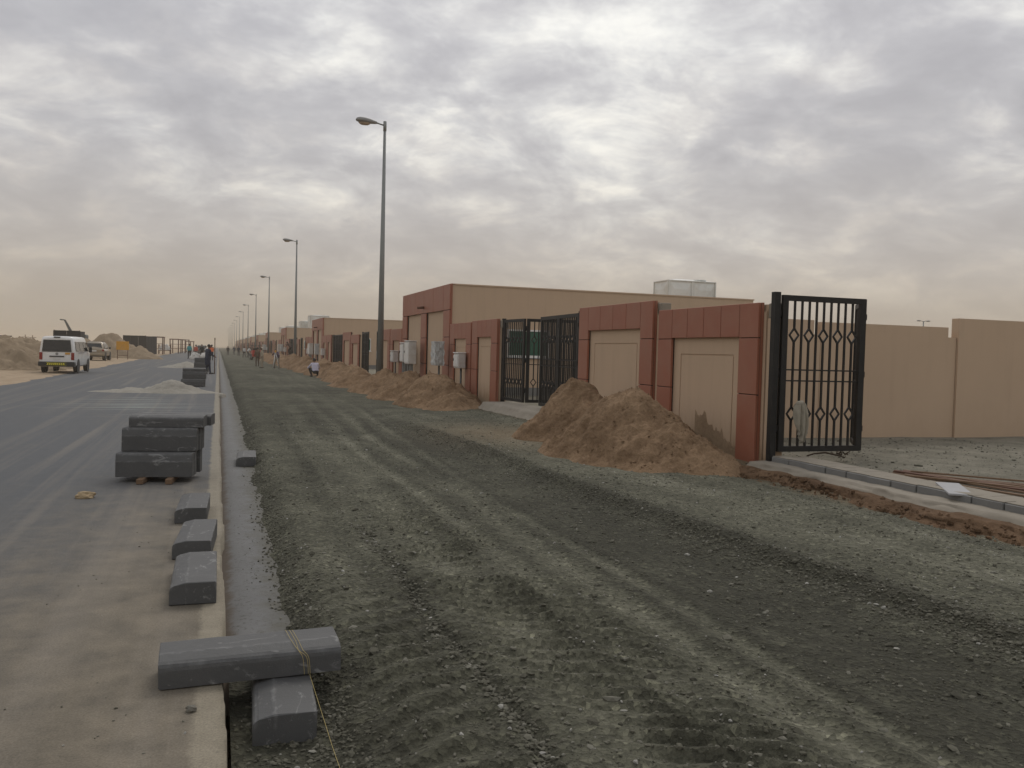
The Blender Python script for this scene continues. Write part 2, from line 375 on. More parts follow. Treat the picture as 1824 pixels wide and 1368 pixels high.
M['redlamp'] = simple('red_lamp', (.22, .015, .012), .2)
M['yellow'] = simple('yellow_paint', (.62, .30, .02), .55, var=.1, dustc=(.35, .27, .15), dustf=.4)
M['lime'] = simple('reflective_yellow', (.70, .62, .04), .4)
M['champ'] = simple('champagne_paint', (.27, .23, .175), .3, .35, var=.05, coat=.3, dustc=(.38, .30, .20), dustf=.5)
M['redpaint'] = simple('red_paint', (.55, .03, .025), .4, dustc=(.35, .25, .17), dustf=.25)
M['rust'] = simple('rusty_steel', (.12, .058, .036), .8, var=.35, scale=20.)
M['tarp'] = simple('black_sheeting', (.007, .007, .008), .7, var=.3, bmp=.6, bscale=6.)
M['wood'] = simple('weathered_timber', (.17, .105, .06), .85, var=.3, scale=14., bmp=.4, bscale=40.)
M['plank'] = simple('grey_board', (.34, .34, .345), .7, var=.12, bmp=.3)
M['string'] = simple('yellow_string', (.42, .33, .12), .7)
M['rag'] = simple('pale_rag', (.29, .265, .21), .9, var=.2, scale=10., bmp=.4, bscale=20.)
M['sack'] = simple('white_sack', (.62, .60, .56), .8, var=.1, bmp=.5, bscale=12.)
M['skin'] = simple('skin', (.16, .085, .05), .6)
M['hair'] = simple('hair', (.012, .010, .009), .6)
M['plate'] = simple('plate_white', (.6, .6, .58), .5)
M['tan'] = simple('sandy_rock', (.36, .27, .16), .9, var=.25, scale=12., bmp=.6, bscale=30.)
M['rock'] = simple('grey_rock', (.16, .15, .125), .9, var=.25, scale=20., bmp=.5)
M['branch'] = simple('dry_branch', (.09, .065, .045), .9, var=.3)
M['litter'] = simple('white_litter', (.75, .75, .72), .7)
M['net'] = simple('grey_machine', (.10, .11, .105), .6)

# ------------------------------------------------------------------ ground, road, verge
def nonuni(segs):
    out = []
    for a, b, st in segs:
        n = max(1, int(round((b-a)/st))); out += list(np.linspace(a, b, n, endpoint=False))
    out.append(segs[-1][1]); return np.array(out)
xs = nonuni([(-3000, -600, 300), (-600, -120, 30), (-120, -40, 4), (-40, -14, .7), (-14, -9.2, .25), (-9.2, -6.2, .09), (-6.2, 0, 2.), (0, 60, 10), (60, 3000, 300)])
ys = nonuni([(-300, -20, 40), (-20, 10, 3), (10, 22, .5), (22, 80, .22), (80, 150, .6), (150, 300, 3), (300, 900, 40), (900, 5200, 300)])
X, Y = np.meshgrid(xs, ys)
edge = -7.75 + .35*fbm(Y*.12, Y*0+3, 3, 5) + .22*fbm(Y*.9, X*.3, 3, 8) - .004*np.clip(Y, 0, 250)
zl = .02 + .05*sstep(.2, 3., edge-X) + .10*sstep(2, 8, edge-X)*(1+fbm(X*.3, Y*.2, 4, 2)) + .035*fbm(X*.9, Y*.7, 4, 3)*sstep(0, .5, edge-X)
zl = zl + sstep(60, 600, -X)*2.*(fbm(X*.004, Y*.004, 3, 6)+.6)
Z = np.where(X < edge, zl, zl - np.clip((X-edge)*.25, 0, .6))
Z = np.where(X > -5, -.62, Z)
tag(grid('desert_ground', X, Y, Z, M['desert']), kind='structure')

# asphalt lane, ragged along its open right edge where the kerb will be laid
ys = nonuni([(-6, 2, 1.), (2, 20, .06), (20, 60, .2), (60, 200, 2), (200, 700, 20)])
xs = np.array([-12., -9, -6.5, -4, -2, -1, -.4, -.15, 0., 1., 1.02])
X, Y = np.meshgrid(xs, ys)
re = .052 + .024*fbm(Y*1.5, Y*0, 4, 21) + .014*fbm(Y*9, Y*0, 3, 22)
XX = np.where(X >= .99, re[:, :]+np.where(X > 1.01, .008, 0), np.minimum(X, re-.01)); Z = np.zeros_like(X); Z[:, -1] = -.3
tag(grid('road', XX, Y, Z, M['asphalt']), kind='structure')
# concrete bedding strip for the kerb
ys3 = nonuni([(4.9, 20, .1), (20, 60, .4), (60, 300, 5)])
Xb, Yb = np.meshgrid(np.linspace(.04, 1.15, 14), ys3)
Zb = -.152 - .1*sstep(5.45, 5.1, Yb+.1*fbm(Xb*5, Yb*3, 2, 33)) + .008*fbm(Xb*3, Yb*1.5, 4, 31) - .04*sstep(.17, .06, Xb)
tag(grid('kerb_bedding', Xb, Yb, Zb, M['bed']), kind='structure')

# crushed-stone base between the lane and the wall
def tracks(X, Y):
    """wheel ruts wandering along the road: (offset height, wear)"""
    h = np.zeros_like(X); w = np.zeros_like(X)
    for cx, dr, wid, dep, we, ph in ((1.72, .015, .20, .02, .35, 0.), (2.25, .022, .12, .026, .5, 1.), (2.72, .03, .13, .03, .55, .4), (3.12, .036, .10, .018, .5, 2.2), (3.95, .0, .35, .035, -.22, .7), (1.25, .0, .1, .03, -.25, 3.), (5.9, -.03, .3, .012, .3, 1.3), (6.6, .02, .25, .012, .28, 2.3)):
        c = cx + dr*(Y-6) + .10*np.sin(Y*.23+ph) + .05*np.sin(Y*.61+ph*2); c = np.where(Y > 22, c-.05*(Y-22)*dr*10*.3, c)
        g = np.exp(-((X-c)/wid)**2)
        sh = np.exp(-((X-c-wid*1.5)/(wid*.7))**2)
        fade = (.75+.25*np.sin(Y*.35+ph*3))*(.25+.75*sstep(34, 16, Y))
        h += (-dep*g + dep*.8*sh)*fade; w += we*(g-.65*sh)*fade
    return h, w
def saw(a): return np.sin(a)+.35*np.sin(2*a+.6)
def gravel_z(X, Y):
    wob = .06*fbm(Y*.8, X*.2, 4, 41) + .05*fbm(Y*3.1, X*1.5, 3, 42)
    toe = .27 + wob + .10*sstep(9, 22, Y) + .2*sstep(5.1, 4.75, Y)
    base = -.26 + (.26-.115*sstep(5.35, 5.05, Y+.1*fbm(X*4, Y*4, 2, 55)))*sstep(toe-.06, toe+.55, X) + .115*sstep(5.35, 5.05, Y+.1*fbm(X*4, Y*4, 2, 55)) + .0*sstep(toe-.06, toe+.55, X) + .015*sstep(1.2, 3, X)
    z = base + .02*fbm(X*.7, Y*.5, 4, 43)
    h, w = tracks(X, Y)
    amp = sstep(toe, toe+.5, X)
    z = z + h*amp
    # lower rolled lane and the plateau beyond a windrow
    wr = 4.62 + .07*np.sin(Y*.5) + .05*fbm(Y*1.3, X*0, 3, 44) - .035*np.clip(Y-7, -4, 12)
    fo = sstep(26, 13, Y)
    z = z - .035*fo*sstep(1.6, .25, np.abs(X-wr+.95)) + .05*fo*sstep(-.12, .12, X-wr) + .045*fo*np.exp(-((X-wr)/.13)**2)*(1+.6*fbm(X*5, Y*5, 3, 45))
    w = w - .45*fo*np.exp(-((X-wr+.02)/.2)**2) - .30*fo*sstep(1.3, .3, np.abs(X-wr+.85)) + .22*fo*sstep(.1, .5, X-wr)
    z = z + .09*sstep(5.5, 8, X) - .085*sstep(6.4, 7.3, X+.15*fbm(X*1.5, Y*1.5, 3, 57))*sstep(11.7, 10.7, Y)
    # chevron tread prints of the loader beside the toe
    tm = np.exp(-((X-1.95-.1*np.sin(Y*.4))/.55)**2)*sstep(12, 6, Y)*sstep(-.3, .25, fbm(X*1.2, Y*.9, 3, 46))
    z = z + .03*tm*saw((Y*.93+X*.62+.08*fbm(X*2, Y*2, 3, 52))*2*np.pi/.17)
    tm2 = np.exp(-((X-1.02)/.3)**2)*sstep(7.2, 5, Y)
    z = z + .022*tm2*saw((Y*.97-X*.35+.1*fbm(X*2, Y*2, 3, 53))*2*np.pi/.24)
    # stony crack between the two passes
    cr = 1.36+.03*np.sin(Y*2.)+.05*fbm(Y*2, Y*0, 3, 47)
    z = z - .05*np.exp(-((X-cr)/.055)**2)*sstep(8.5, 6, Y)
    w = w - .35*np.exp(-((X-cr)/.09)**2)*sstep(8.5, 6, Y) - .28*np.exp(-((X-toe-.2)/.22)**2)
    z = z + .012*fbm(X*4, Y*4, 4, 48)*amp + .007*fbm(X*13, Y*13, 3, 49)
    wear = .44 + .72*w + .24*fbm(X*.5, Y*.25, 4, 50) + .2*fbm(X*2.3, Y*1.2, 5, 58, .6) - .12*sstep(12, 30, Y)
    sandy = np.clip(sstep(7.0, 7.7, X+.3*fbm(X, Y*.8, 3, 51))*.75 + .55*np.exp(-(((X-5.6)/1.2)**2+((Y-17.)/2.5)**2)), 0, 1)
    return z, wear, sandy
xs = np.concatenate([np.arange(.08, 2.4, .024), np.arange(2.4, 5.4, .03), np.arange(5.4, 8.1, .05), [8.12]])
ys = [2.4]
while ys[-1] < 60: ys.append(ys[-1]+max(.02, .0058*ys[-1]))
while ys[-1] < 640: ys.append(ys[-1]*1.04)
X, Y = np.meshgrid(xs, np.array(ys)); Z, WE, SA = gravel_z(X, Y)
tag(grid('gravel_base', X, Y, Z, M['gravel'], dict(wear=WE, sandy=SA)), kind='structure')

# loose crushed stone lying on it
def scatter(name, pos, size, mat, tone, parent=None, flat=.6, sink=.25):
    n = len(pos)
    t = (1+5**.5)/2
    ico = np.array([(-1, t, 0), (1, t, 0), (-1, -t, 0), (1, -t, 0), (0, -1, t), (0, 1, t), (0, -1, -t), (0, 1, -t), (t, 0, -1), (t, 0, 1), (-t, 0, -1), (-t, 0, 1)])/math.sqrt(1+t*t)
    fc = np.array([(0, 11, 5), (0, 5, 1), (0, 1, 7), (0, 7, 10), (0, 10, 11), (1, 5, 9), (5, 11, 4), (11, 10, 2), (10, 7, 6), (7, 1, 8), (3, 9, 4), (3, 4, 2), (3, 2, 6), (3, 6, 8), (3, 8, 9), (4, 9, 5), (2, 4, 11), (6, 2, 10), (8, 6, 7), (9, 8, 1)])
    v = ico[None]*(1+rng.uniform(-.42, .3, (n, 12, 1)))
    v = v*(size[:, None, None]*.5)*np.stack([rng.uniform(.7, 1.5, n), rng.uniform(.6, 1.1, n), rng.uniform(.35, .9, n)*flat/.6], -1)[:, None]
    a = rng.uniform(0, 6.28, n); b = rng.normal(0, .35, n)
    cb, sb = np.cos(b)[:, None], np.sin(b)[:, None]
    y2 = v[..., 1]*cb-v[..., 2]*sb; z2 = v[..., 1]*sb+v[..., 2]*cb; x2 = v[..., 0]
    ca, sa = np.cos(a)[:, None], np.sin(a)[:, None]
    V = np.stack([x2*ca-y2*sa, x2*sa+y2*ca, z2], -1)+pos[:, None]; V[..., 2] += (size*sink*.4)[:, None]
    me = bpy.data.meshes.new(name); V = V.reshape(-1, 3).astype(np.float32)
    q = (fc[None]+(np.arange(n)*12)[:, None, None]).reshape(-1, 3).astype(np.int32)
    me.vertices.add(len(V)); me.vertices.foreach_set('co', V.ravel()); me.loops.add(q.size); me.loops.foreach_set('vertex_index', q.ravel())
    me.polygons.add(len(q)); me.polygons.foreach_set('loop_start', (np.arange(len(q))*3).astype(np.int32)); me.polygons.foreach_set('use_smooth', np.zeros(len(q), bool)); me.materials.append(mat); me.update(calc_edges=True)
    at = me.attributes.new('tone', 'FLOAT', 'POINT'); at.data.foreach_set('value', np.repeat(tone, 12).astype(np.float32))
    return tag(link(name, me, parent), kind='stuff')
n = 60000
yy = 2.6*(24/2.6)**rng.uniform(0, 1, n); xx = .56+7.24*rng.uniform(0, 1, n)
sz = .006+.013*rng.gamma(1.0, .6, n)
cl = vn(xx*2.2, yy*1.6, 61); keep = cl*.8+vn(xx*.6, yy*.4, 62)*.5 > rng.uniform(.1, 1.0, n); xx, yy, sz = xx[keep], yy[keep], sz[keep]
def line_stones(n, f, y0, y1, spread, s0, s1):
    y = y0*(y1/y0)**rng.uniform(0, 1, n); x = f(y)+rng.normal(0, spread, n); return x, y, rng.uniform(s0, s1, n)**1
parts = [(xx, yy, sz),
         line_stones(900, lambda y: 1.36+.03*np.sin(y*2)+0*y, 2.6, 8.5, .045, .014, .04),
         line_stones(4200, lambda y: 4.52+.07*np.sin(y*.5)-.035*np.clip(y-7, -4, 12), 3.2, 20, .17, .008, .036),
         line_stones(2200, lambda y: .56+.1*sstep(9, 22, y), 2.6, 22, .085, .008, .032),
         line_stones(1300, lambda y: .36+0*y, 2.6, 4.9, .17, .008, .034),
         line_stones(70, lambda y: .3+0*y, 5.4, 18, .1, .006, .014)]
xx, yy, sz = [np.concatenate([p[i] for p in parts]) for i in range(3)]
ok = (xx > .1) & (xx < 7.9); xx, yy, sz = xx[ok], yy[ok], sz[ok]
zz_, w_, s_ = gravel_z(xx, yy); zz_ = np.where((xx < 1.1) & (yy > 5.4), np.maximum(zz_, -.152), zz_)
scatter('crushed_stone', np.stack([xx, yy, zz_], -1), sz, M['stone'], np.clip(.28+.17*rng.normal(0, 1, len(xx))+.35*w_+.40*(rng.uniform(0, 1, len(xx)) > .94), 0, 1))

# yard level inside the compounds
ysy = nonuni([(-12, 3, 1.), (3, 15, .12), (15, 40, .5), (40, 560, 20)]); xsy = nonuni([(8.02, 14, .1), (14, 34, 1.)])
X, Y = np.meshgrid(xsy, ysy); Z = .175+.02*fbm(X*.9, Y*.9, 4, 71)+.008*fbm(X*5, Y*5, 3, 72); Z = np.where(X > 8.06, Z, .17)
tag(grid('yard_ground', X, Y, Z, M['yard']), kind='structure')

n = 2600; xq = rng.uniform(8.75, 15, n); yq = rng.uniform(3.5, 14.4, n)
scatter('yard_stones', np.stack([xq, yq, .175+.02*fbm(xq*.9, yq*.9, 4, 71)+.008*fbm(xq*5, yq*5, 3, 72)], -1), .012+.02*rng.gamma(1., .5, n), M['stone'], np.clip(rng.normal(.5, .2, n), 0, 1))

# ------------------------------------------------------------------ heaps of sand
def heap_height(x, y, peaks, seed, rough=.1):
    z = np.zeros_like(x)-.0
    for (cx, cy, rx, ry, h, rz) in peaks:
        c, s = math.cos(rz), math.sin(rz); dx, dy = x-cx, y-cy
        u, v = (dx*c+dy*s)/rx, (-dx*s+dy*c)/ry
        d = np.sqrt(u*u+v*v)+.14*fbm(x*1.1, y*1.1, 3, seed+3)
        hh = h*np.clip(1.06-d, -.25, 1)/1.06
        hh = np.where(d < .22, h*(1.06-.22)/1.06 + h*.18*(1-(d/.22)**2)*.5, hh)
        z = np.maximum(z, hh)
    body = sstep(.02, .25, z)
    z = z + body*(rough*1.2*fbm(x*1.3, y*1.3, 5, seed) + rough*.95*np.abs(fbm(x*3.1, y*3.1, 4, seed+1, .6))*1.2 - rough*.3 + rough*.4*fbm(x*7, y*7, 3, seed+7) + rough*.35*np.abs(fbm(x*13, y*13, 3, seed+2)) - rough*.7*np.clip(fbm(x*2.1, y*.8, 3, seed+5)-.15, 0, 1))
    return z
def heap(name, peaks, zbase, mat, label, cat, group=None, seed=1, res=.06, rough=.1, xmax=None, clods=0):
    clods = int(clods*.45); rough = rough*1.35
    x0 = min(p[0]-max(p[2], p[3])*1.25 for p in peaks); x1 = max(p[0]+max(p[2], p[3])*1.25 for p in peaks)
    y0 = min(p[1]-max(p[2], p[3])*1.25 for p in peaks); y1 = max(p[1]+max(p[2], p[3])*1.25 for p in peaks)
    if xmax: x1 = min(x1, xmax)
    X, Y = np.meshgrid(np.arange(x0, x1+res, res), np.arange(y0, y1+res, res))
    if xmax: X = np.minimum(X, xmax)
    Zr = heap_height(X, Y, peaks, seed, rough)
    Z = zbase + Zr - .06
    inside = Zr > .012
    k = inside[:-1, :-1] | inside[1:, :-1] | inside[:-1, 1:] | inside[1:, 1:]
    Z = np.where(inside, Z, zbase-.25)
    o = grid(name, X, Y, Z, mat, keep=k); tag(o, label, cat, group)
    if clods:
        p = peaks[rng.integers(0, len(peaks))]
        cx = []; 
        for _ in range(clods*4):
            p = peaks[rng.integers(0, len(peaks))]; a = rng.uniform(0, 6.28); r = math.sqrt(rng.uniform(.02, 1.1))
            cx.append((p[0]+p[2]*r*math.cos(a), p[1]+p[3]*r*math.sin(a)))
        cx = np.array(cx)
        if xmax: cx = cx[cx[:, 0] < xmax-.05]
        hz = heap_height(cx[:, 0], cx[:, 1], peaks, seed, rough); kk = hz > .0; cx, hz = cx[kk][:clods], hz[kk][:clods]
        s = scatter('clod', np.stack([cx[:, 0], cx[:, 1], zbase+hz-.06], -1), rng.uniform(.012, .05, len(cx))**1., mat, np.zeros(len(cx)), o, flat=.9)
    return o
hg = 'heaps of reddish sand along the wall'
heap('sand_heap', [(6.85, 16.0, 1.25, 1.55, 1.36, 0)], .05, M['spoil'], 'smaller reddish sand heap beside the double folding gate, left one of the near pair', 'sand heap', hg, 3, .045, .11, 7.86, 220)
heap('sand_heap', [(6.65, 13.1, 1.45, 1.75, 1.34, 0), (6.8, 11.95, 1.15, 1.35, .72, .1)], .05, M['spoil'], 'largest reddish sand heap piled against the nearest framed wall bay', 'sand heap', hg, 9, .04, .11, 7.86, 420)
heap('sand_heap', [(6.8, 27.3, 1.45, 2.6, 1.22, 0), (6.85, 25.4, 1.15, 1.7, .6, 0), (6.65, 30.9, 1.55, 2.6, 1.08, 0)], .03, M['spoil'], 'broad reddish sand heap under the meter boxes of the nearest house', 'sand heap', hg, 14, .06, .12, 7.86, 300)
heap('sand_heap', [(6.55, 35.2, 1.5, 2.8, 1.02, 0), (6.25, 40.0, 1.4, 2.9, .8, 0)], .03, M['spoil'], 'reddish sand heap around the foot of the nearest lamp post', 'sand heap', hg, 21, .08, .12, 7.86, 160)
heap('sand_heap', [(6.7, 46., 1.5, 3.2, 1.0, 0), (6.8, 51.5, 1.3, 2.8, 1.1, 0), (6.6, 56.5, 1.4, 3., 1.2, 0)], .03, M['spoil'], 'reddish sand bank in front of the second and third gates, behind the squatting man', 'sand heap', hg, 27, .1, .14, 7.86)
heap('sand_heap', [(6.5, 63., 1.4, 3.5, 1.0, 0), (6.6, 69.5, 1.4, 3.8, 1.2, 0), (6.4, 76., 1.4, 3.8, 1.1, 0), (6.6, 83, 1.4, 4, 1.2, 0)], .03, M['spoil'], 'long reddish sand bank at the foot of the second lamp post', 'sand heap', hg, 33, .14, .15, 7.86)
heap('sand_heap', [(6.3, 92., 1.4, 5., 1.1, 0), (6.5, 101, 1.4, 6, 1.3, 0), (6.3, 112, 1.4, 7, 1.1, 0), (6.3, 125, 1.4, 7, 1., 0)], .03, M['spoil'], 'farthest reddish sand bank, behind the surveyor at the tripod', 'sand heap', hg, 38, .2, .15, 7.86)
gg = 'pale grit tipped on the lane'
heap('grit_heap', [(-1.55, 33.6, 1.35, 1.0, .52, 0), (-2.9, 33.7, 1.5, .8, .22, 0), (-.75, 33.5, 1., .7, .2, 0), (-4.0, 33.8, .9, .5, .1, 0)], .01, M['grit'], 'nearer pale grit heap spread across the lane in front of the small kerb stack', 'grit heap', gg, 44, .05, .05)
heap('grit_heap', [(-2.3, 69.5, 1.5, 1.3, .55, 0), (-3.4, 70, 1.2, .9, .25, 0)], .01, M['grit'], 'farther pale grit heap on the lane left of the man in dark blue', 'grit heap', gg, 47, .1, .06)
dg = 'sand spoil heaps on the open side'
pks = []
for (px, py, yy_, rx_) in ((-25, 598, 58, 4.), (12, 600, 62, 3.6), (40, 602, 67, 3.2), (52, 606, 73, 2.8), (28, 622, 59, 2.6)):
    q_ = at_y(px, py, yy_); pks.append((q_.x, yy_, rx_, rx_*1.15, (q_.z-.1)/.86, 0))
heap('spoil_heap', pks, .1, M['dune'], 'long brown spoil bank at the left edge beside the white minibus', 'sand heap', dg, 52, .16, .2)
pk = at_y(197, 594, 108)
heap('spoil_heap', [(pk.x, 108, 3.6, 4, (pk.z-.1)*1.16, 0), (pk.x+2.9, 107, 2.6, 2.6, 1.5, 0)], .12, M['dune'], 'tall pointed spoil heap behind the beige car', 'sand heap', dg, 57, .2, .14)
pk = at_y(146, 602, 98)
heap('spoil_heap', [(pk.x, 98, 2.6, 3, (pk.z-.1)*1.16, 0)], .12, M['dune'], 'low spoil heap seen between the minibus and the beige car', 'sand heap', dg, 61, .2, .12)

# ------------------------------------------------------------------ boundary walls, houses, gates
CACHE = {}
def shared(key, fn):
    if key not in CACHE: CACHE[key] = fn()
    return CACHE[key]
XF = 7.9            # face of the terracotta frames
def bay(y0, y1, h, nb, label, lod, pil=.5, band=.54, zb=.13, grp='framed wall bays along the street'):
    """one framed bay of the boundary wall; local origin at its near lower corner"""
    w = y1-y0; g = .012
    t = empty('boundary_wall', (XF, y0, 0), 0, label, 'wall', grp); t['kind'] = 'thing'
    hs = round(h, 2)
    MB_ = lambda f: (lambda b: (f(b), b)[1])(MB())
    core = shared(('core', round(w, 2), hs), lambda: MB_(lambda b: (b.box(.10, .30, -.06, w+.06, -.1, h-.14), b.box(.14, .28, -.02, w+.02, h-.14, h-.03))).mesh('wall_core', M['wall']))
    link('wall_core', core, t)
    fl = shared(('field', round(w, 2), hs, pil), lambda: MB_(lambda b: field(b, w, h, pil, band, zb)).mesh('recessed_field', M['wall'])); link('recessed_field', fl, t)
    link('backing', shared(('bk', round(w, 2), hs), lambda: MB_(lambda b: (b.box(.02, .098, .008, pil-.02, zb, h-.012), b.box(.02, .098, w-pil+.02, w-.008, zb, h-.012), b.box(.02, .098, pil-.02, w-pil+.02, h-band+.02, h-.012))).mesh('backing', M['joint'])), t)
    rects = []
    zj = [zb, 1.2, h-band-.004 if False else h-.55 if h < 2.7 else h-.74, h]
    if h >= 2.7 and lod == 0 and nb == 4 and h > 2.8: pass
    for a in ((0, pil), (w-pil, w)):
        for i in range(3): rects.append((a[0], a[1], zj[i], zj[i+1]))
    inner = np.linspace(pil, w-pil, nb+1)
    for i in range(nb): rects.append((inner[i], inner[i+1], h-band, h))
    def panel_mesh(dy, dz): return lambda: MB_(lambda b: b.bbox(0, .05, g/2, dy-g/2, g/2, dz-g/2, .006)).mesh('cladding_panel', M['red'])
    if lod == 0:
        for (a, c, z0, z1) in rects:
            link('cladding_panel', shared(('pan', round(c-a, 3), round(z1-z0, 3)), panel_mesh(c-a, z1-z0)), t, (0, a, z0))
        for a in (0, w):   # returns of the frame on both ends
            link('cladding_return', shared(('ret', round(h-zb, 3)), lambda: MB_(lambda b: b.box(.051, .097, -.012, .012, zb, h-.004)).mesh('cladding_return', M['red'])), t, (0, a-.013 if a else a+.013, 0))
    else:
        def jf():
            b = MB()
            for (a, c, z0, z1) in rects: b.box(0, .05, a+g/2, c-g/2, z0+g/2, z1-g/2)
            return b.mesh('cladding', M['red'])
        o = link('cladding', shared(('clad', round(w, 2), hs, nb), jf), t)
    return t
def field(b, w, h, pil, band, zb):
    """recessed rendered field with a grooved rectangle"""
    y0, y1, z1 = pil+.24, w-pil-.24, h-band-.29
    x = .075
    b.box(x, .0985, pil-.03, y0-.012, -.1, h-band+.03); b.box(x, .0985, y1+.012, w-pil+.03, -.1, h-band+.03)
    b.box(x, .0985, y0-.012, y1+.012, z1+.012, h-band+.03); b.box(x, .0985, y0+.012, y1-.012, -.1, z1-.012); b.box(x+.016, .0984, y0-.012, y1+.012, -.1, z1+.012)

def gate_leaf(parent, p0, p1, zb, h, lod, nbar=9, fr=.095):
    """steel gate leaf from p0 to p1 (plan points)"""
    d = Vector((p1[0]-p0[0], p1[1]-p0[1], 0)); w = round(d.length, 3); rz = math.atan2(d.y, d.x)
    def frame():
        b = MB(); b.box(0, fr, -.03, .03, 0, h); b.box(w-fr, w, -.03, .03, 0, h); b.box(fr, w-fr, -.029, .029, 0, .085); b.box(fr, w-fr, -.029, .029, h-.085, h); return b.mesh('gate_leaf', M['black'])
    o = link('gate_leaf', shared(('leaf', w, h), frame), parent, (p0[0], p0[1], zb), (0, 0, rz))
    hw, hh = .08, .105; zd = (h*.243, h*.747); r = .014
    def rail():
        b = MB(); b.box(fr, w-fr, -.011, .011, -.011, .011); return b.mesh('rail', M['black'])
    def plain():
        b = MB(); b.box(-r, r, -r, r, .085, h-.085); return b.mesh('bar', M['black'])
    def diam():
        b = MB(); z = .085
        for zc in zd:
            b.box(-r, r, -r, r, z, zc-hh); z = zc+hh
            for sx in (-1, 1):
                b.tube([(0, 0, zc-hh), (sx*hw, 0, zc), (0, 0, zc+hh)], .018, 4, smooth=False)
        b.box(-r, r, -r, r, z, h-.085); return b.mesh('bar', M['black'])
    xs_ = np.linspace(fr, w-fr, nbar+2)[1:-1]
    if lod == 0:
        for zz in (h*.455, h*.525): link('rail', shared(('rail', w), rail), o, (0, 0, zz))
        for i, x in enumerate(xs_): link('bar', shared(('bar', i % 2, h), plain if i % 2 else diam), o, (x, 0, 0))
    else:
        def allb():
            b = MB()
            for zz in (h*.455, h*.525): b.box(fr, w-fr, -.011, .011, zz-.011, zz+.011)
            for i, x in enumerate(xs_):
                z = .085
                if i % 2 == 0:
                    for zc in zd:
                        b.box(x-r, x+r, -r, r, z, zc-hh); z = zc+hh
                        for sx in (-1, 1): b.tube([(x, 0, zc-hh), (x+sx*hw, 0, zc), (x, 0, zc+hh)], .018, 4, smooth=False)
                b.box(x-r, x+r, -r, r, z, h-.085)
            return b.mesh('bars', M['black'])
        link('bars', shared(('bars', w, h), allb), o)
    return o
def gate(label, posts, leaves, lod, zb=.36, h=2.38, grp='black steel folding gates'):
    y = sum(p[1] for p in posts)/len(posts)
    t = empty('folding_gate', (8.05, y, .2), 0, label, 'gate', grp)
    def off(p): return (p[0]-8.05, p[1]-y)
    for p in posts:
        q = off(p); link('post', shared('gpost', lambda: MB().box(-.05, .05, -.05, .05, 0, 2.62).mesh('post', M['black'])), t, (q[0], q[1], -.04))
    for a, b_, hinge in leaves:
        gate_leaf(t, off(a), off(b_), zb-.2, h, lod)
        if lod == 0 and hinge:
            for zz in (.35, 1.2, 2.1):
                q = off(hinge); link('hinge', shared('hinge', lambda: MB().tube([(0, 0, -.07), (0, 0, .07)], .022, 8).box(-.045, .045, -.012, .012, -.045, .045).mesh('hinge', M['black'])), t, (q[0], q[1], zb-.2+zz))
    return t

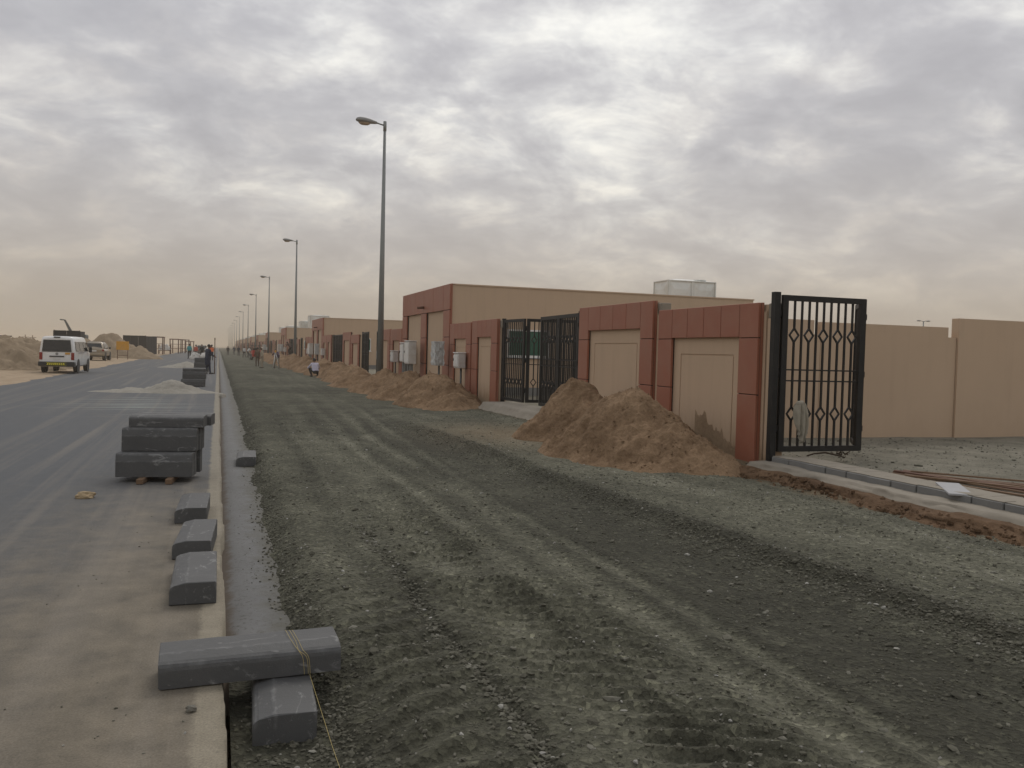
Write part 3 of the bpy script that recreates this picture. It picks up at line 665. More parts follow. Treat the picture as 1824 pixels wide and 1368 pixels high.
def house(y0, y1, label, lod, tanks=(), win=True, h=4.22, depth=12.85, grp='flat roofed single storey houses'):
    w = y1-y0
    t = empty('house', (XF, y0, 0), 0, label, 'house', grp); t['kind'] = 'thing'
    key = round(w, 2)
    def body():
        b = MB(); b.box(.10, depth, .05, w-.05, -.1, 3.72)
        b.box(.10, .32, .05, w-.05, 3.72, h-.02); b.box(depth-.22, depth, .05, w-.05, 3.72, h-.05)
        b.box(.32, depth-.22, .05, .27, 3.72, h-.05); b.box(.32, depth-.22, w-.27, w-.05, 3.72, h-.05); return b.mesh('wall', M['house'])
    link('wall', shared(('hb', key), body), t)
    def cope():
        b = MB(); b.box(.2, depth+.03, .02, .30, h-.049, h+.0); b.box(.2, depth+.03, w-.30, w-.02, h-.049, h); b.box(depth-.25, depth+.03, .30, w-.30, h-.049, h); return b.mesh('coping', M['house'])
    link('coping', shared(('hc', key), cope), t)
    nf = 2 if w < 10 else 3
    pil = .95; mid = .95
    ys_ = []; fwid = (w-2*pil-(nf-1)*mid)/nf
    rects = []; zt = h-.95
    yy = 0
    for i in range(nf+1):
        a = yy; c = yy+(pil if i in (0, nf) else mid); zj = [.13, 1.25, 2.28, zt]
        for k in range(3): rects.append((a, c, zj[k], zj[k+1]))
        yy = c+fwid
    bands = np.concatenate([[0], np.linspace(pil, w-pil, 5 if nf == 2 else 8), [w]])
    for a, c in zip(bands[:-1], bands[1:]): rects.append((a, c, zt, h))
    def back():
        b = MB(); yy = 0
        for i in range(nf+1):
            c = yy+(pil if i in (0, nf) else mid); b.box(.03, .098, yy+.02, c-.02, .13, zt+.02); yy = c+fwid
        b.box(.03, .098, .02, w-.02, zt+.021, h-.012); return b.mesh('backing', M['joint'])
    link('backing', shared(('hbk', key), back), t)
    if lod == 0:
        for (a, c, z0, z1) in rects:
            link('cladding_panel', shared(('hpan', round(c-a, 3), round(z1-z0, 3)), lambda: (lambda b: b.bbox(0, .05, .012, c-a-.012, .010, z1-z0-.010, .006))(MB()).mesh('cladding_panel', M['red'])), t, (0, a, z0))
    else:
        def jf():
            b = MB()
            for (a, c, z0, z1) in rects: b.box(0, .05, a+.006, c-.006, z0+.006, z1-.006)
            return b.mesh('cladding', M['red'])
        link('cladding', shared(('hcl', key), jf), t)
    def retn():
        b = MB(); b.box(.051, .099, -.004, .018, .13, h-.003); b.box(.051, .099, w-.018, w+.004, .13, h-.003); b.box(.051, .20, .019, w-.019, h-.019, h-.003); return b.mesh('cladding_return', M['red'])
    link('cladding_return', shared(('hr', key), retn), t)
    def spout():
        b = MB(); b.tube([(.06, 0, 0), (-.28, 0, -.03)], .055, 8); return b.mesh('rain_spout', M['rust'])
    if lod < 2: link('rain_spout', shared('spout', spout), t, (0, w*.49, 3.52))
    if win:
        for xw, ww in ((2.25, 1.65),) if lod else ((2.25, 1.65), (6.2, 1.65)):
            o = link('window', shared('winf', lambda: MB().box(0, .06, -.045, .02, 0, 1.02).box(.77, .84, -.045, .02, 0, 1.02).box(1.59, 1.65, -.045, .02, 0, 1.02).box(.06, .77, -.044, .02, .0, .06).box(.84, 1.59, -.044, .02, 0, .06).box(.06, .77, -.044, .02, .96, 1.02).box(.84, 1.59, -.044, .02, .96, 1.02).mesh('window', M['white'])), t, (xw, .048, 1.62))
            for a, c in ((.06, .77), (.84, 1.59)):
                link('pane', shared(('pane', a), lambda: MB().box(0, c-a, -.012, .01, .06, .96).mesh('pane', M['green'])), o, (a, 0, 0))
            link('sill', shared('sill', lambda: MB().box(-.05, 1.70, -.09, .0, -.05, -.002).mesh('sill', M['white'])), o)
        link('plinth', shared('plinth', lambda: MB().box(.35, depth-.1, .0, .049, -.1, .48).mesh('plinth', M['greyblock'])), t)
    return t

def cabinet(y, x, w, d, h, z0, label, mat, legs=True, lod=0):
    t = empty('meter_box', (x, y, z0), 0, label, 'meter box', 'meter boxes in front of the houses')
    if mat == 'plastic':
        def wrap():
            b = MB(); bm = bmesh.new(); bmesh.ops.create_cube(bm, size=1); bmesh.ops.subdivide_edges(bm, edges=bm.edges[:], cuts=7, use_grid_fill=True)
            rr = random.Random(4)
            for v in bm.verts:
                v.co.x = v.co.x*d*1.04+rr.uniform(-.022, .022); v.co.y = v.co.y*w*1.04+rr.uniform(-.022, .022); v.co.z = (v.co.z+.5)*h+rr.uniform(-.012, .012)
            bm.verts.index_update(); b.add([v.co[:] for v in bm.verts], [[v.index for v in f.verts] for f in bm.faces]); bm.free(); return b.mesh('wrapped_case', M['plastic'])
        link('wrapped_case', shared('wrap', wrap), t)
    else:
        link('case', shared(('case', w, d, h), lambda: MB().bbox(-d/2, d/2, -w/2, w/2, 0, h, .02).mesh('case', M[mat])), t)
        link('door', shared(('cdoor', w, h), lambda: MB().bbox(-.018, .018, -w/2+.04, w/2-.04, .05, h-.06, .008).mesh('door', M['white'])), t, (-d/2-.008, 0, 0))
        link('roof', shared(('croof', w, d), lambda: MB().bbox(-d/2-.03, d/2+.01, -w/2-.02, w/2+.02, 0, .035, .01).mesh('roof', M['white'])), t, (0, 0, h+.002))
        if lod == 0: link('latch', shared('latch', lambda: MB().box(-.02, .0, -.02, .02, 0, .08).mesh('latch', M['bumper'])), t, (-d/2-.028, w*.36, h*.5))
    if legs:
        for s in (-1, 1):
            link('leg', shared(('cleg', round(z0, 2)), lambda: MB().box(-.06, .06, -.07, .07, -z0, -.004).mesh('leg', M['galv'])), t, (0, s*w*.27, 0))
    else:
        link('conduit', shared('conduit', lambda: MB().tube([(0, 0, .0), (0, 0, -1.25)], .035, 8).mesh('conduit', M['net'])), t, (d*.2, 0, 0))
    return t

def tank(x, y, z, w, d, h, label):
    t = empty('water_tank', (x, y, z), 0, label, 'water tank', 'white roof water tanks')
    def side(L_):
        b = MB(); n = max(1, round(L_/1.22)); pw = L_/n
        for i in range(n):
            x0 = i*pw; c = (x0+pw/2, -.07, h/2); m_ = .06
            q = [(x0+.02, 0, .02), (x0+pw-.02, 0, .02), (x0+pw-.02, 0, h-.02), (x0+.02, 0, h-.02)]
            i4 = [(x0+pw/2-pw*.28, -.075, h/2-h*.22), (x0+pw/2+pw*.28, -.075, h/2-h*.22), (x0+pw/2+pw*.28, -.075, h/2+h*.22), (x0+pw/2-pw*.28, -.075, h/2+h*.22)]
            b.add(q+i4, [(0, 1, 5, 4), (1, 2, 6, 5), (2, 3, 7, 6), (3, 0, 4, 7), (4, 5, 6, 7)])
            b.box(x0, x0+.04, -.05, .01, 0, h); b.box(x0+pw-.04, x0+pw, -.05, .01, 0, h); b.box(x0+.04, x0+pw-.04, -.05, .01, h-.04, h); b.box(x0+.04, x0+pw-.04, -.05, .01, 0, .04)
        return b.mesh('side_panel', M['tank'])
    for (L_, loc, rz) in ((w, (0, 0, 0), 0), (w, (w, d, 0), math.pi), (d, (0, d, 0), -math.pi/2), (d, (w, 0, 0), math.pi/2)):
        link('side_panel', shared(('tside', L_, h), lambda: side(L_)), t, loc, (0, 0, rz))
    link('lid', shared(('tlid', w, d), lambda: MB().add([(0, 0, 0), (w, 0, 0), (w, d, 0), (0, d, 0), (w*.3, d*.4, .10), (w*.7, d*.4, .10), (w*.7, d*.6, .10), (w*.3, d*.6, .10)], [(0, 1, 5, 4), (1, 2, 6, 5), (2, 3, 7, 6), (3, 0, 4, 7), (4, 5, 6, 7), (3, 2, 1, 0)]).tube([(w*.75, d*.3, .02), (w*.75, d*.3, .09)], .3, 14).mesh('lid', M['tank'])), t, (0, 0, h+.004))
    return t

ORD = ['nearest', 'second', 'third', 'fourth', 'fifth', 'sixth', 'seventh', 'eighth', 'ninth', 'tenth', 'eleventh', 'twelfth', 'thirteenth', 'fourteenth', 'fifteenth', 'sixteenth', 'seventeenth', 'eighteenth', 'nineteenth', 'twentieth', 'twenty-first', 'twenty-second', 'twenty-third']
NU = 11
for k in range(NU):
    o = 40.*k; lod = 0 if k == 0 else (1 if k == 1 else 2); q = ORD[k]
    nx = ORD[k+1]
    bay(11.36+o, 14.56+o, 2.64, 4, 'terracotta framed wall bay right beside the open gate leaf, nearest the camera' if k == 0 else f'terracotta framed wall bay just past the {ORD[2*k]} gate on the street', lod, .52, .54)
    bay(14.79+o, 18.36+o, 2.84, 4, 'taller terracotta framed wall bay between sand heap and double folding gate' if k == 0 else f'terracotta framed wall bay just before the {ORD[2*k+1] if 2*k+1 < len(ORD) else "last but one"} gate on the street', lod, .52, .54)
    bay(24.55+o, 27.24+o, 2.78, 3, f'terracotta framed wall bay left of the {"double folding" if k == 0 else ORD[2*k+1] if 2*k+1 < len(ORD) else q+" far"} gate' , lod, .6, .55)
    bay(27.38+o, 30.11+o, 2.75, 3, f'terracotta framed wall bay touching the near corner of the {q} house', lod, .6, .55)
    bay(38.72+o, 41.45+o, 2.75, 3, f'terracotta framed wall bay touching the far corner of the {q} house', lod, .6, .55)
    bay(41.59+o, 44.3+o, 2.78, 3, f'terracotta framed wall bay between the {q} house and the gate after it', lod, .6, .55)
    house(30.2+o, 38.6+o, f'beige flat roofed house with terracotta framed front, {q} along the street', lod)
    # gates
    yB = 18.62+o
    if k == 0:
        gate('black double folding gate half open in front of the nearest house window', [(8.08, 24.42), (8.08, 18.66)],
             [((8.06, 24.36), (8.205, 22.905), (8.06, 24.37)), ((8.25, 22.88), (9.68, 22.66), (8.225, 22.89)), ((8.06, 18.72), (8.135, 20.16), (8.06, 18.71)), ((8.137, 20.18), (8.21, 21.62), (8.136, 20.17))], 0)
        d = Vector((9.58, 10.96)); e = at_z(1506, 780, .4)
        gate('black steel gate leaf standing open with a rag tied on it', [(7.97, 11.03)],
             [((8.06, 11.0), (9.57, 10.97), (8.02, 11.01)), ((9.61, 11.02), (10.49, 12.22), (9.59, 11.0))], 0)
    else:
        gate(f'black folding gate, closed, next before the {q} house', [(8.08, yB+5.8), (8.08, yB+.04)],
             [((8.06, yB+.1+1.42*i), (8.06, yB+.1+1.42*i+1.38), None) for i in (0, 1, 2, 3)], 1)
    gate(f'black folding gate next past the {q} house, leaf ajar', [(8.08, 44.5+o), (8.08, 50.95+o)],
         [((8.06, 44.6+o), (8.06, 46.0+o), None), ((8.06, 46.05+o), (9.4, 46.2+o), None), ((8.06, 50.88+o), (8.0, 49.45+o), None), ((8.0, 49.42+o), (7.94, 48.0+o), None)], 1)
    # meter boxes
    if k < 4:
        cabinet(34.5+o, 7.42, .8, .32, .92, 1.2, f'white double meter cabinet on legs at the far side of the {q} house', 'cab', True, lod)
        cabinet(36.0+o, 7.5, .7, .28, .8, 1.25, f'grey meter cabinet behind the white cabinet at the {q} house', 'cab', True, lod)
        cabinet(30.05+o, 7.45, .62, .32, .85, 1.25, f'meter cabinet wrapped in clear plastic in front of the {q} house', 'plastic', False, lod)
        cabinet(27.95+o, 7.70, .6, .26, .5, 1.2, f'small white meter box on the wall bay right of the {q} house', 'cab', False, lod)
        cabinet(39.3+o, 7.70, .6, .26, .5, 1.2, f'small white meter box on the wall bay left of the {q} house', 'cab', False, lod)
    if k not in (1, 4):
        if k == 0:
            a = at_y(1190, 533, 33.6); tank(a.x, 33.6, 3.74, 2.36, 1.3, 1.42, 'white sectional water tank on the roof of the nearest house')
        else:
            tank(XF+3.2, 33+o, 3.74, 2.4, 2.4, 2.2 if k == 2 else 1.7, f'white square water tank on the roof of the {q} house, the taller one')
            tank(XF+2.3, 36+o, 3.74, 2.4, 2.4, 1.5, f'white square water tank on the roof of the {q} house, the lower one')

# partition wall between the two nearest yards
pw = empty('partition_wall', (8.2, 14.68, 0), 0, 'plain beige partition wall with a step, behind the open gate leaf', 'wall'); pw['kind'] = 'thing'
for (a, c, h, y) in ((0.03, 3.27, 2.585, 0), (3.45, 6.77, 2.555, 0), (3.275, 3.445, 2.30, .01), (6.775, 7.01, 2.34, .01), (7.02, 26., 2.76, -.04)):
    MB().box(a, c, -.1+y, .1+y, -.1, h).build('wall_panel', M['house'], pw)
for (y, h) in ((11.17, 2.63), (14.70, 2.80), (24.47, 2.74)):
    tag(MB().bbox(8.0, 8.2, y-.085, y+.085, h-.24, h-.01, .012).build('hollow_block', M['oldconc']), {11.17: 'bare grey concrete block on the wall end beside the open gate leaf', 14.70: 'bare grey concrete block in the gap between the two nearest wall bays', 24.47: 'bare grey concrete block above the left post of the double folding gate'}[y], 'block', 'bare blocks on the wall ends')
MB().box(8.0, 8.2, 11.07, 11.26, -.1, 2.39).build('wall_end', M['wall'], [o for o in bpy.data.objects if o.name == 'boundary_wall'][0]).matrix_parent_inverse = Matrix.Translation((-XF, -11.36, 0))
MB().box(8.0, 8.2, 24.48, 24.54, -.1, 2.5).build('wall_end', M['wall'], [o for o in bpy.data.objects if o.name == 'boundary_wall.002'][0]).matrix_parent_inverse = Matrix.Translation((-XF, -24.55, 0))

fy = np.linspace(11.92, 13.25, 60); top = np.array([max(.25, .30+.52*(y_-11.9)/1.3) for y_ in fy])
top = top+.16*np.clip(fbm(fy*7.5, fy*0+2, 3, 96), -.2, 1)+.05*fbm(fy*25, fy*0, 2, 97)
b = MB(); xo = .0705
v_ = [(xo, y_-11.36, t_) for y_, t_ in zip(fy, top)]+[(xo, y_-11.36, .05) for y_ in fy]+[(xo+.006, y_-11.36, t_+.004) for y_, t_ in zip(fy, top)]
n_ = len(fy)
b.add(v_, [(k_, k_+1, n_+k_+1, n_+k_) for k_ in range(n_-1)]+[(k_, k_+1, 2*n_+k_+1, 2*n_+k_) for k_ in range(n_-1)])
b.build('clinging_sand', M['stain'], [o for o in bpy.data.objects if o.name == 'boundary_wall'][0])

# ------------------------------------------------------------------ thresholds and the ledge at the open gate
def rough_slab(name, x0, x1, y0, y1, ztop, zbot, slope, seed, mat, res=.06, amp=.03):
    """concrete or soil slab with a ragged sloping front (towards -X)"""
    xs_ = np.concatenate([np.linspace(-1, 0, 9), np.arange(res, x1-x0, res), [x1-x0]])
    ys_ = np.arange(y0, y1+res, res); X, Y = np.meshgrid(xs_, ys_)
    wob = amp*2.2*fbm(Y*1.1, Y*0+seed, 4, seed)
    t = np.clip(X, -1, 0)
    XX = x0+wob+np.where(X < 0, slope*(-t)*-1, X)
    XX = np.where(X < 0, XX+amp*fbm(Y*3, X*4+Y, 3, seed+1), XX)
    Zz = np.where(X < 0, ztop+(zbot-ztop)*(-t)**.8, ztop)+amp*.5*fbm(X*3+7, Y*3, 4, seed+2)*np.where(X < 0, 1.5, .6)
    XX = np.minimum(XX, x1)
    endf = sstep(0, .12, Y-y0)*sstep(0, .12, y1-Y); Zz = np.where(endf < .05, zbot, Zz)
    return grid(name, XX, Y, Zz, mat)
tag(rough_slab('threshold_slab', 7.45, 8.4, 18.75, 24.35, .30, .0, .28, 81, M['oldconc']), 'rough cast concrete threshold slab under the double folding gate', 'slab')
eb = tag(rough_slab('earth_bank', 7.42, 8.5, 3.6, 11.1, .15, -.03, .33, 85, M['cut'], amp=.085), 'ragged cut earth edge below the grey edging blocks', 'earth bank')
n_ = 500; yb_ = rng.uniform(3.8, 11, n_); tt = rng.uniform(0, 1, n_)
scatter('clod', np.stack([7.45-.4*tt+.1*fbm(yb_*1.1, yb_*0+85, 4, 85), yb_, .15-.16*tt], -1), rng.uniform(.02, .07, n_), M['cut'], np.zeros(n_), eb, flat=.9)
tag(rough_slab('footing', 7.68, 8.7, 3.6, 11.15, .215, .06, .16, 88, M['oldconc'], amp=.05), 'pale concrete footing spilling out under the grey edging blocks', 'footing')
for i in range(14):
    y = 10.95-.405*i
    o = MB().bbox(0, .2, 0, .392, 0, .115, .006).build('edging_block', M['greyblock'], None, (7.93+.012*math.sin(i*2.1), y-.4, .175+.004*math.sin(i)), (0, 0, .012*math.sin(i*1.7)))
    tag(o, (f'grey edging block, {ORD[i]} of the row from the gate post' if i else 'grey edging block right at the foot of the open gate post'), 'edging block', 'edging blocks in the gate opening')
    MB().bbox(.205, .62, .0, .404, .02, .108, .005).bbox(.018+.012*(i % 3), .2, .003, .40, .1165, .128, .004).build('mortar_bed', M['oldconc'], o)
# timber laths, rods and a board lying inside the opening
for i in range(14):
    ln = rng.uniform(1.7, 3.2); th = -1.17+rng.normal(0, .16); z = .225+.013*(i % 5)
    o = MB().bbox(0, ln, -.022, .022, -.011, .011, .003).build('timber_lath', M['wood'] if i % 4 else M['rust'], None, (8.66+rng.uniform(0, .65), 9.45+rng.normal(0, .4), z), (rng.normal(0, .1), rng.normal(0, .008), th))
    tag(o, 'thin brown lath lying loose in the pile inside the open gate', 'lath', 'laths in the pile inside the gate')
a = at_z(1700, 862, .36)
o = MB().bbox(-.42, .42, -.13, .13, -.012, .012, .004).build('board', M['plank'], None, (a.x, a.y, .30), (.0, -.02, .95)); tag(o, 'short pale grey board lying across the lath pile', 'board')
b = MB(); bp = [at_z(1437, 812, .22), at_z(1450, 808, .26), at_z(1470, 806, .30), at_z(1492, 811, .26), at_z(1505, 815, .24)]
b.tube(bp, [.012, .014, .016, .014, .01], 6)
for i in range(9):
    c = bp[3]+Vector((rng.uniform(-.1, .25), rng.uniform(-.1, .1), rng.uniform(0, .02))); b.tube([c, c+Vector((rng.uniform(-.16, .16), rng.uniform(-.1, .1), rng.uniform(.02, .13)))], [.012, .004], 5)
tag(b.build('dry_branch', M['branch']), 'dry twisted branch lying under the open gate leaf', 'branch')
# rag on the gate
nu, nv = 26, 30; U_, V_ = np.meshgrid(np.linspace(0, 1, nu), np.linspace(0, 1, nv))
wd_ = .07+.075*np.sin(np.pi*np.clip(V_*1.15, 0, 1))**.6*(1-.25*V_)
fold = .035*np.sin(U_*19+V_*3.5+2*fbm(U_*3, V_*2, 2, 91))*(.35+V_)
Xr = 8.37+(U_-.5)*2*wd_+.05*V_*np.sin(V_*3)+.02*fbm(U_*4, V_*4, 3, 92); Yr = 10.93-.05-.05*np.sin(np.pi*U_)+fold; Zr_ = 1.10-.54*V_*(1-.12*np.cos(U_*5.5))+.03*fbm(U_*6, V_*3, 3, 93)
me_ = grid('rag_cloth', Xr, Yr, Zr_, M['rag']); rag_me = me_.data; bpy.data.objects.remove(me_)
b = MB(); b.v = [tuple(v.co) for v in rag_me.vertices]; b.f = [list(p_.vertices) for p_ in rag_me.polygons]; b.m = [0]*len(b.f); b.sm = [True]*len(b.f)
b.tube([(8.29, 10.93, 1.04), (8.33, 10.88, 1.10), (8.39, 10.885, 1.11), (8.46, 10.93, 1.06)], [.02, .045, .042, .018], 8)
tag(b.build('rag', M['rag']), 'pale rag knotted around the bars of the open gate leaf', 'rag')

# ------------------------------------------------------------------ kerb stones
KP = [(0, 0), (.3, 0), (.3, .142), (.294, .148), (.105, .15), (.03, .132), (.012, .122), (.003, .108), (0, .09)]
def kerb_mesh(seed, L_=.915):
    rr = random.Random(seed); n = len(KP); rings = []
    ysK = [0, .006]+[L_*i/10 for i in range(1, 10)]+[L_-.006, L_]
    for j, y in enumerate(ysK):
        ins = .005 if j in (0, len(ysK)-1) else 0
        rg = []
        for (a, z) in KP:
            jit = .0012 if 0 < j < len(ysK)-1 else .0025
            rg.append((min(max(a, ins), .3-ins)+rr.uniform(-jit, jit), y, min(max(z, ins), .15-ins)+rr.uniform(-jit, jit)))
        rings.append(rg)
    b = MB(); b.loft(rings, smooth=False); return b.mesh('kerb_stone', M['kerb'])
KM = [kerb_mesh(i) for i in range(5)]
def kerb(i, M4, label, grp=None):
    o = link('kerb_stone', KM[i % 5]); o.matrix_world = M4; return tag(o, label, 'kerb stone', grp)
T = Matrix.Translation
def RZ(a): return Matrix.Rotation(a, 4, 'Z')
# long stone across the edge: its low rounded side faces the camera
kerb(0, Matrix(((0, 1, 0, -.265), (1, 0, 0, 4.60), (0, 0, 1, .006), (0, 0, 0, 1))) @ Matrix.Rotation(R_(.6), 4, 'X') @ RZ(R_(-1.2)), 'kerb stone lying across the road edge with yellow string round it')
kerb(1, T((.175, 4.16, -.146)) @ RZ(R_(-2)), 'kerb stone half buried in the trench under the crosswise one')
kerb(2, T((-.29, 6.10, .003)) @ RZ(R_(0)), 'nearest of the three single kerb stones on the road edge', 'three single kerb stones along the road edge')
kerb(3, T((-.335, 7.42, .003)) @ RZ(R_(-3)), 'middle of the three single kerb stones on the road edge', 'three single kerb stones along the road edge')
kerb(4, T((-.385, 8.93, .003)) @ RZ(R_(-1.5)), 'farthest of the three single kerb stones on the road edge', 'three single kerb stones along the road edge')
kerb(1, T((.29, 14.15, -.148)) @ RZ(R_(-2)), 'lone kerb stone lying flat on the concrete strip')
def stack(x, y, rz, lay, name, bat=True, grp='stacked kerb stones'):
    """lay: list of (kind, rows, z, dy, dx); kind e = on edge with the top face to the front, f = lying flat"""
    base = T((x, y, 0)) @ RZ(rz)
    lbl = []
    for li, (kind, rows, z, dy, dxs) in enumerate(lay):
        for r in range(rows):
            jx = dxs+rng.uniform(-.015, .015)+(.045 if kind == 'f' and r == rows-1 and rows > 1 else .012 if r == rows-1 else 0)
            if kind == 'e':   # stone length along local X, its 0.3 m side upright, top face towards -Y
                m_ = Matrix(((0, 1, 0, jx), (0, 0, -1, dy+.15*(r+1)+.004*r), (-1, 0, 0, z+.3), (0, 0, 0, 1)))
            else:
                m_ = Matrix(((0, 1, 0, jx), (1, 0, 0, dy+.305*r), (0, 0, 1, z), (0, 0, 0, 1)))
            nm = ['bottom', 'middle', 'top'][li] if len(lay) == 3 else ['bottom', 'top'][li]
            rw = 'front' if r == 0 else ['second', 'third', 'fourth', 'fifth'][r-1]
            kerb(r+li, base @ m_, f'{rw} kerb stone in the {nm} layer of the {name}', grp)
stack(-1.21, 11.72, R_(-9), [('e', 4, .07, 0, 0), ('e', 3, .375, .2, .035), ('f', 2, .68, .27, .10)], 'large stack on timbers')
stack(-1.45, 38.3, R_(-3), [('e', 3, .02, 0, 0), ('e', 2, .325, .2, .02), ('f', 1, .63, .3, .03)], 'small stack past the grit')
stack(-1.5, 59.5, R_(-3), [('e', 3, .02, 0, 0), ('e', 3, .325, .05, .02), ('e', 2, .63, .1, .03)], 'tall stack behind the blue clad man')
for i, xo in enumerate((.33, .66)):
    o = MB().bbox(-.04, .04, -.16, .75, 0, .066, .006).build('timber_batten', M['wood'], None, (-1.21+xo, 11.72-xo*.158, .002), (0, 0, R_(-9+3*i)))
    tag(o, ('left' if i == 0 else 'right')+' short timber batten under the large near kerb stack', 'batten', 'battens under the kerb stack')
# string
def bez(pts, n=14):
    out = []
    pts = [Vector(p) for p in pts]; pts = [pts[0]]+pts+[pts[-1]]
    for i in range(1, len(pts)-2):
        for k in range(n):
            t = k/n; a, b_, c, d = pts[i-1:i+3]
            out.append(.5*((2*b_)+(c-a)*t+(2*a-5*b_+4*c-d)*t*t+(3*b_-a-3*c+d)*t**3))
    return out+[pts[-2]]
b = MB()
for k, (x0, x1) in enumerate(((.375, .475), (.395, .455), (.41, .485))):
    b.tube(bez([(x0+.02, 4.92, .05), (x0, 4.905, .163), (x0+.02, 4.72, .166), ((x0+x1)/2, 4.625, .142), (x1-.01, 4.595, .11), (x1, 4.592, .02)], 8), .0012, 4)
b.tube(bez([(.482, 4.592, .02), (.485, 4.50, .012), (.50, 4.1, -.02), (.52, 3.7, -.06), (.56, 3.2, -.1), (.6, 2.7, -.09)], 8), .0013, 4)
tag(b.build('builders_string', M['string']), 'thin yellow string wound over the crosswise kerb stone and trailing off', 'string')
# single stones on the lane
def lump(name, loc, s, mat, seed, label, cat='rock'):
    bm = bmesh.new(); bmesh.ops.create_icosphere(bm, subdivisions=3, radius=1); rr = np.array([v.co[:] for v in bm.verts])
    f = 1+.35*fbm(rr[:, 0]*1.3+seed, rr[:, 1]*1.3+rr[:, 2]*1.7, 3, seed)+.1*fbm(rr[:, 0]*4, rr[:, 1]*4+rr[:, 2]*3, 2, seed+1)
    for v, g in zip(bm.verts, f): v.co = Vector((v.co.x*s[0]*g, v.co.y*s[1]*g, max(v.co.z, -.55)*s[2]*g))
    me = bpy.data.meshes.new(name); bm.to_mesh(me); bm.free(); me.materials.append(mat)
    return tag(link(name, me, None, (loc[0], loc[1], loc[2]+s[2]*.5)), label, cat)
p = at_z(152, 887); lump('rock', (p.x, p.y, 0), (.105, .07, .05), M['tan'], 3, 'sandy yellow rock on the asphalt left of the kerb stack')
p = at_z(341, 1267); lump('rock', (p.x, p.y, 0), (.024, .022, .022), M['rock'], 5, 'small grey stone on the road edge near the crosswise kerb')
for (px, py, lb) in ((1008, 757, 'scrap of white litter on the slope of the smaller near sand heap'), (1484, 893, 'scrap of white litter on the gravel below the open gate'), (1518, 929, 'tiny white scrap on the gravel nearer than the other scrap')):
    p = at_z(px, py, .05) if px > 1100 else at_x(px, py, 6.35)
    lump('litter', (p.x, p.y, p.z-.02), (.045, .03, .018) if px != 1518 else (.02, .016, .012), M['litter'], px, lb, 'litter')
# debris crumbs on the lane
n = 170; yy = 3*(18/3)**rng.uniform(0, 1, n); xx = -.05-np.abs(rng.normal(0, 1.1, n)); 
scatter('road_crumbs', np.stack([xx, yy, np.zeros(n)], -1), rng.uniform(.005, .018, n), M['stone'], rng.uniform(.4, .95, n))

# ------------------------------------------------------------------ street lamps
def lamp_meshes():
    pole = MB().tube([(0, 0, -.4), (0, 0, 12.15)], [.165, .062], 12).mesh('pole', M['galv'])
    cap = MB().tube([(0, 0, 11.95), (0, 0, 12.4)], [.078, .078], 12).mesh('pole_top', M['galv'])
    arm = MB().tube([(-.06, 0, 12.22), (-.42, 0, 12.30)], .035, 8).mesh('arm', M['galv'])
    rings = []
    for t, hw, zt, zb in ((0, .06, .06, -.06), (.12, .10, .085, -.075), (.35, .17, .14, -.10), (.6, .205, .165, -.10), (.85, .19, .15, -.09), (1.0, .13, .10, -.07), (1.06, .05, .03, -.03)):
        x = -.38-t*.92; zc = 12.30+.045*t; rg = []
        for k in range(14):
            u = 2*math.pi*k/14; c, s = math.cos(u), math.sin(u); rg.append((x, hw*c, zc+(zt*s if s > 0 else zb*-s*1.0)))
        rings.append(rg)
    head = MB().loft(rings).mesh('lamp_head', M['lamp'])
    rings = []
    for t, z in ((0, -.085), (.5, -.14), (.85, -.19), (1., -.2)):
        s = math.sqrt(max(0, 1-t*t))*.9+.1; rings.append([(-.95+.29*s*math.cos(u), .155*s*math.sin(u), 12.33+z) for u in np.linspace(0, 2*math.pi, 16, endpoint=False)])
    lens = MB().loft(rings).mesh('lens', M['lens'])
    door = MB().bbox(-.01, .01, -.05, .05, 0, .4, .004).mesh('service_door', M['galv'])
    return pole, cap, arm, head, lens, door
LM = lamp_meshes()
LAMPN = ['nearest, tallest looking', 'second', 'third', 'fourth', 'fifth', 'sixth', 'seventh', 'eighth', 'ninth', 'tenth', 'eleventh', 'twelfth', 'thirteenth', 'fourteenth']
for k in range(14):
    t = empty('street_lamp', (7.22-(.0 if k < 2 else .02*k), 40.3+47.5*k, 0), 0, f'grey single arm street lamp, {LAMPN[k]} in the row along the wall', 'street lamp', 'street lamps along the wall')
    for nm, me in zip(('pole', 'pole_top', 'arm', 'lamp_head'), LM[:4]):
        o = link(nm, me, t)
    if k < 5: link('lens', LM[4], o)
    if k == 0: link('service_door', LM[5], t, (-.155, 0, 1.3))
# far twin lamp behind the yards
p = at_y(1645, 572, 75)
t = empty('twin_lamp', (p.x, 75, .1), 0, 'distant twin headed street lamp showing above the partition wall', 'street lamp')
MB().tube([(0, 0, 0), (0, 0, p.z-.1)], [.13, .06], 8).build('pole', M['galv'], t)
for s in (-1, 1):
    MB().tube([(0, 0, p.z-.15), (s*.35, 0, p.z-.08)], .03, 6).build('arm', M['galv'], t)
    MB().loft([[(s*x_, hw*math.cos(u), p.z-.08+.6*hw*math.sin(u)) for u in np.linspace(0, 6.283, 9)[:-1]] for x_, hw in ((.33, .05), (.5, .12), (.75, .14), (.9, .06))]).build('lamp_head', M['lamp'], t)

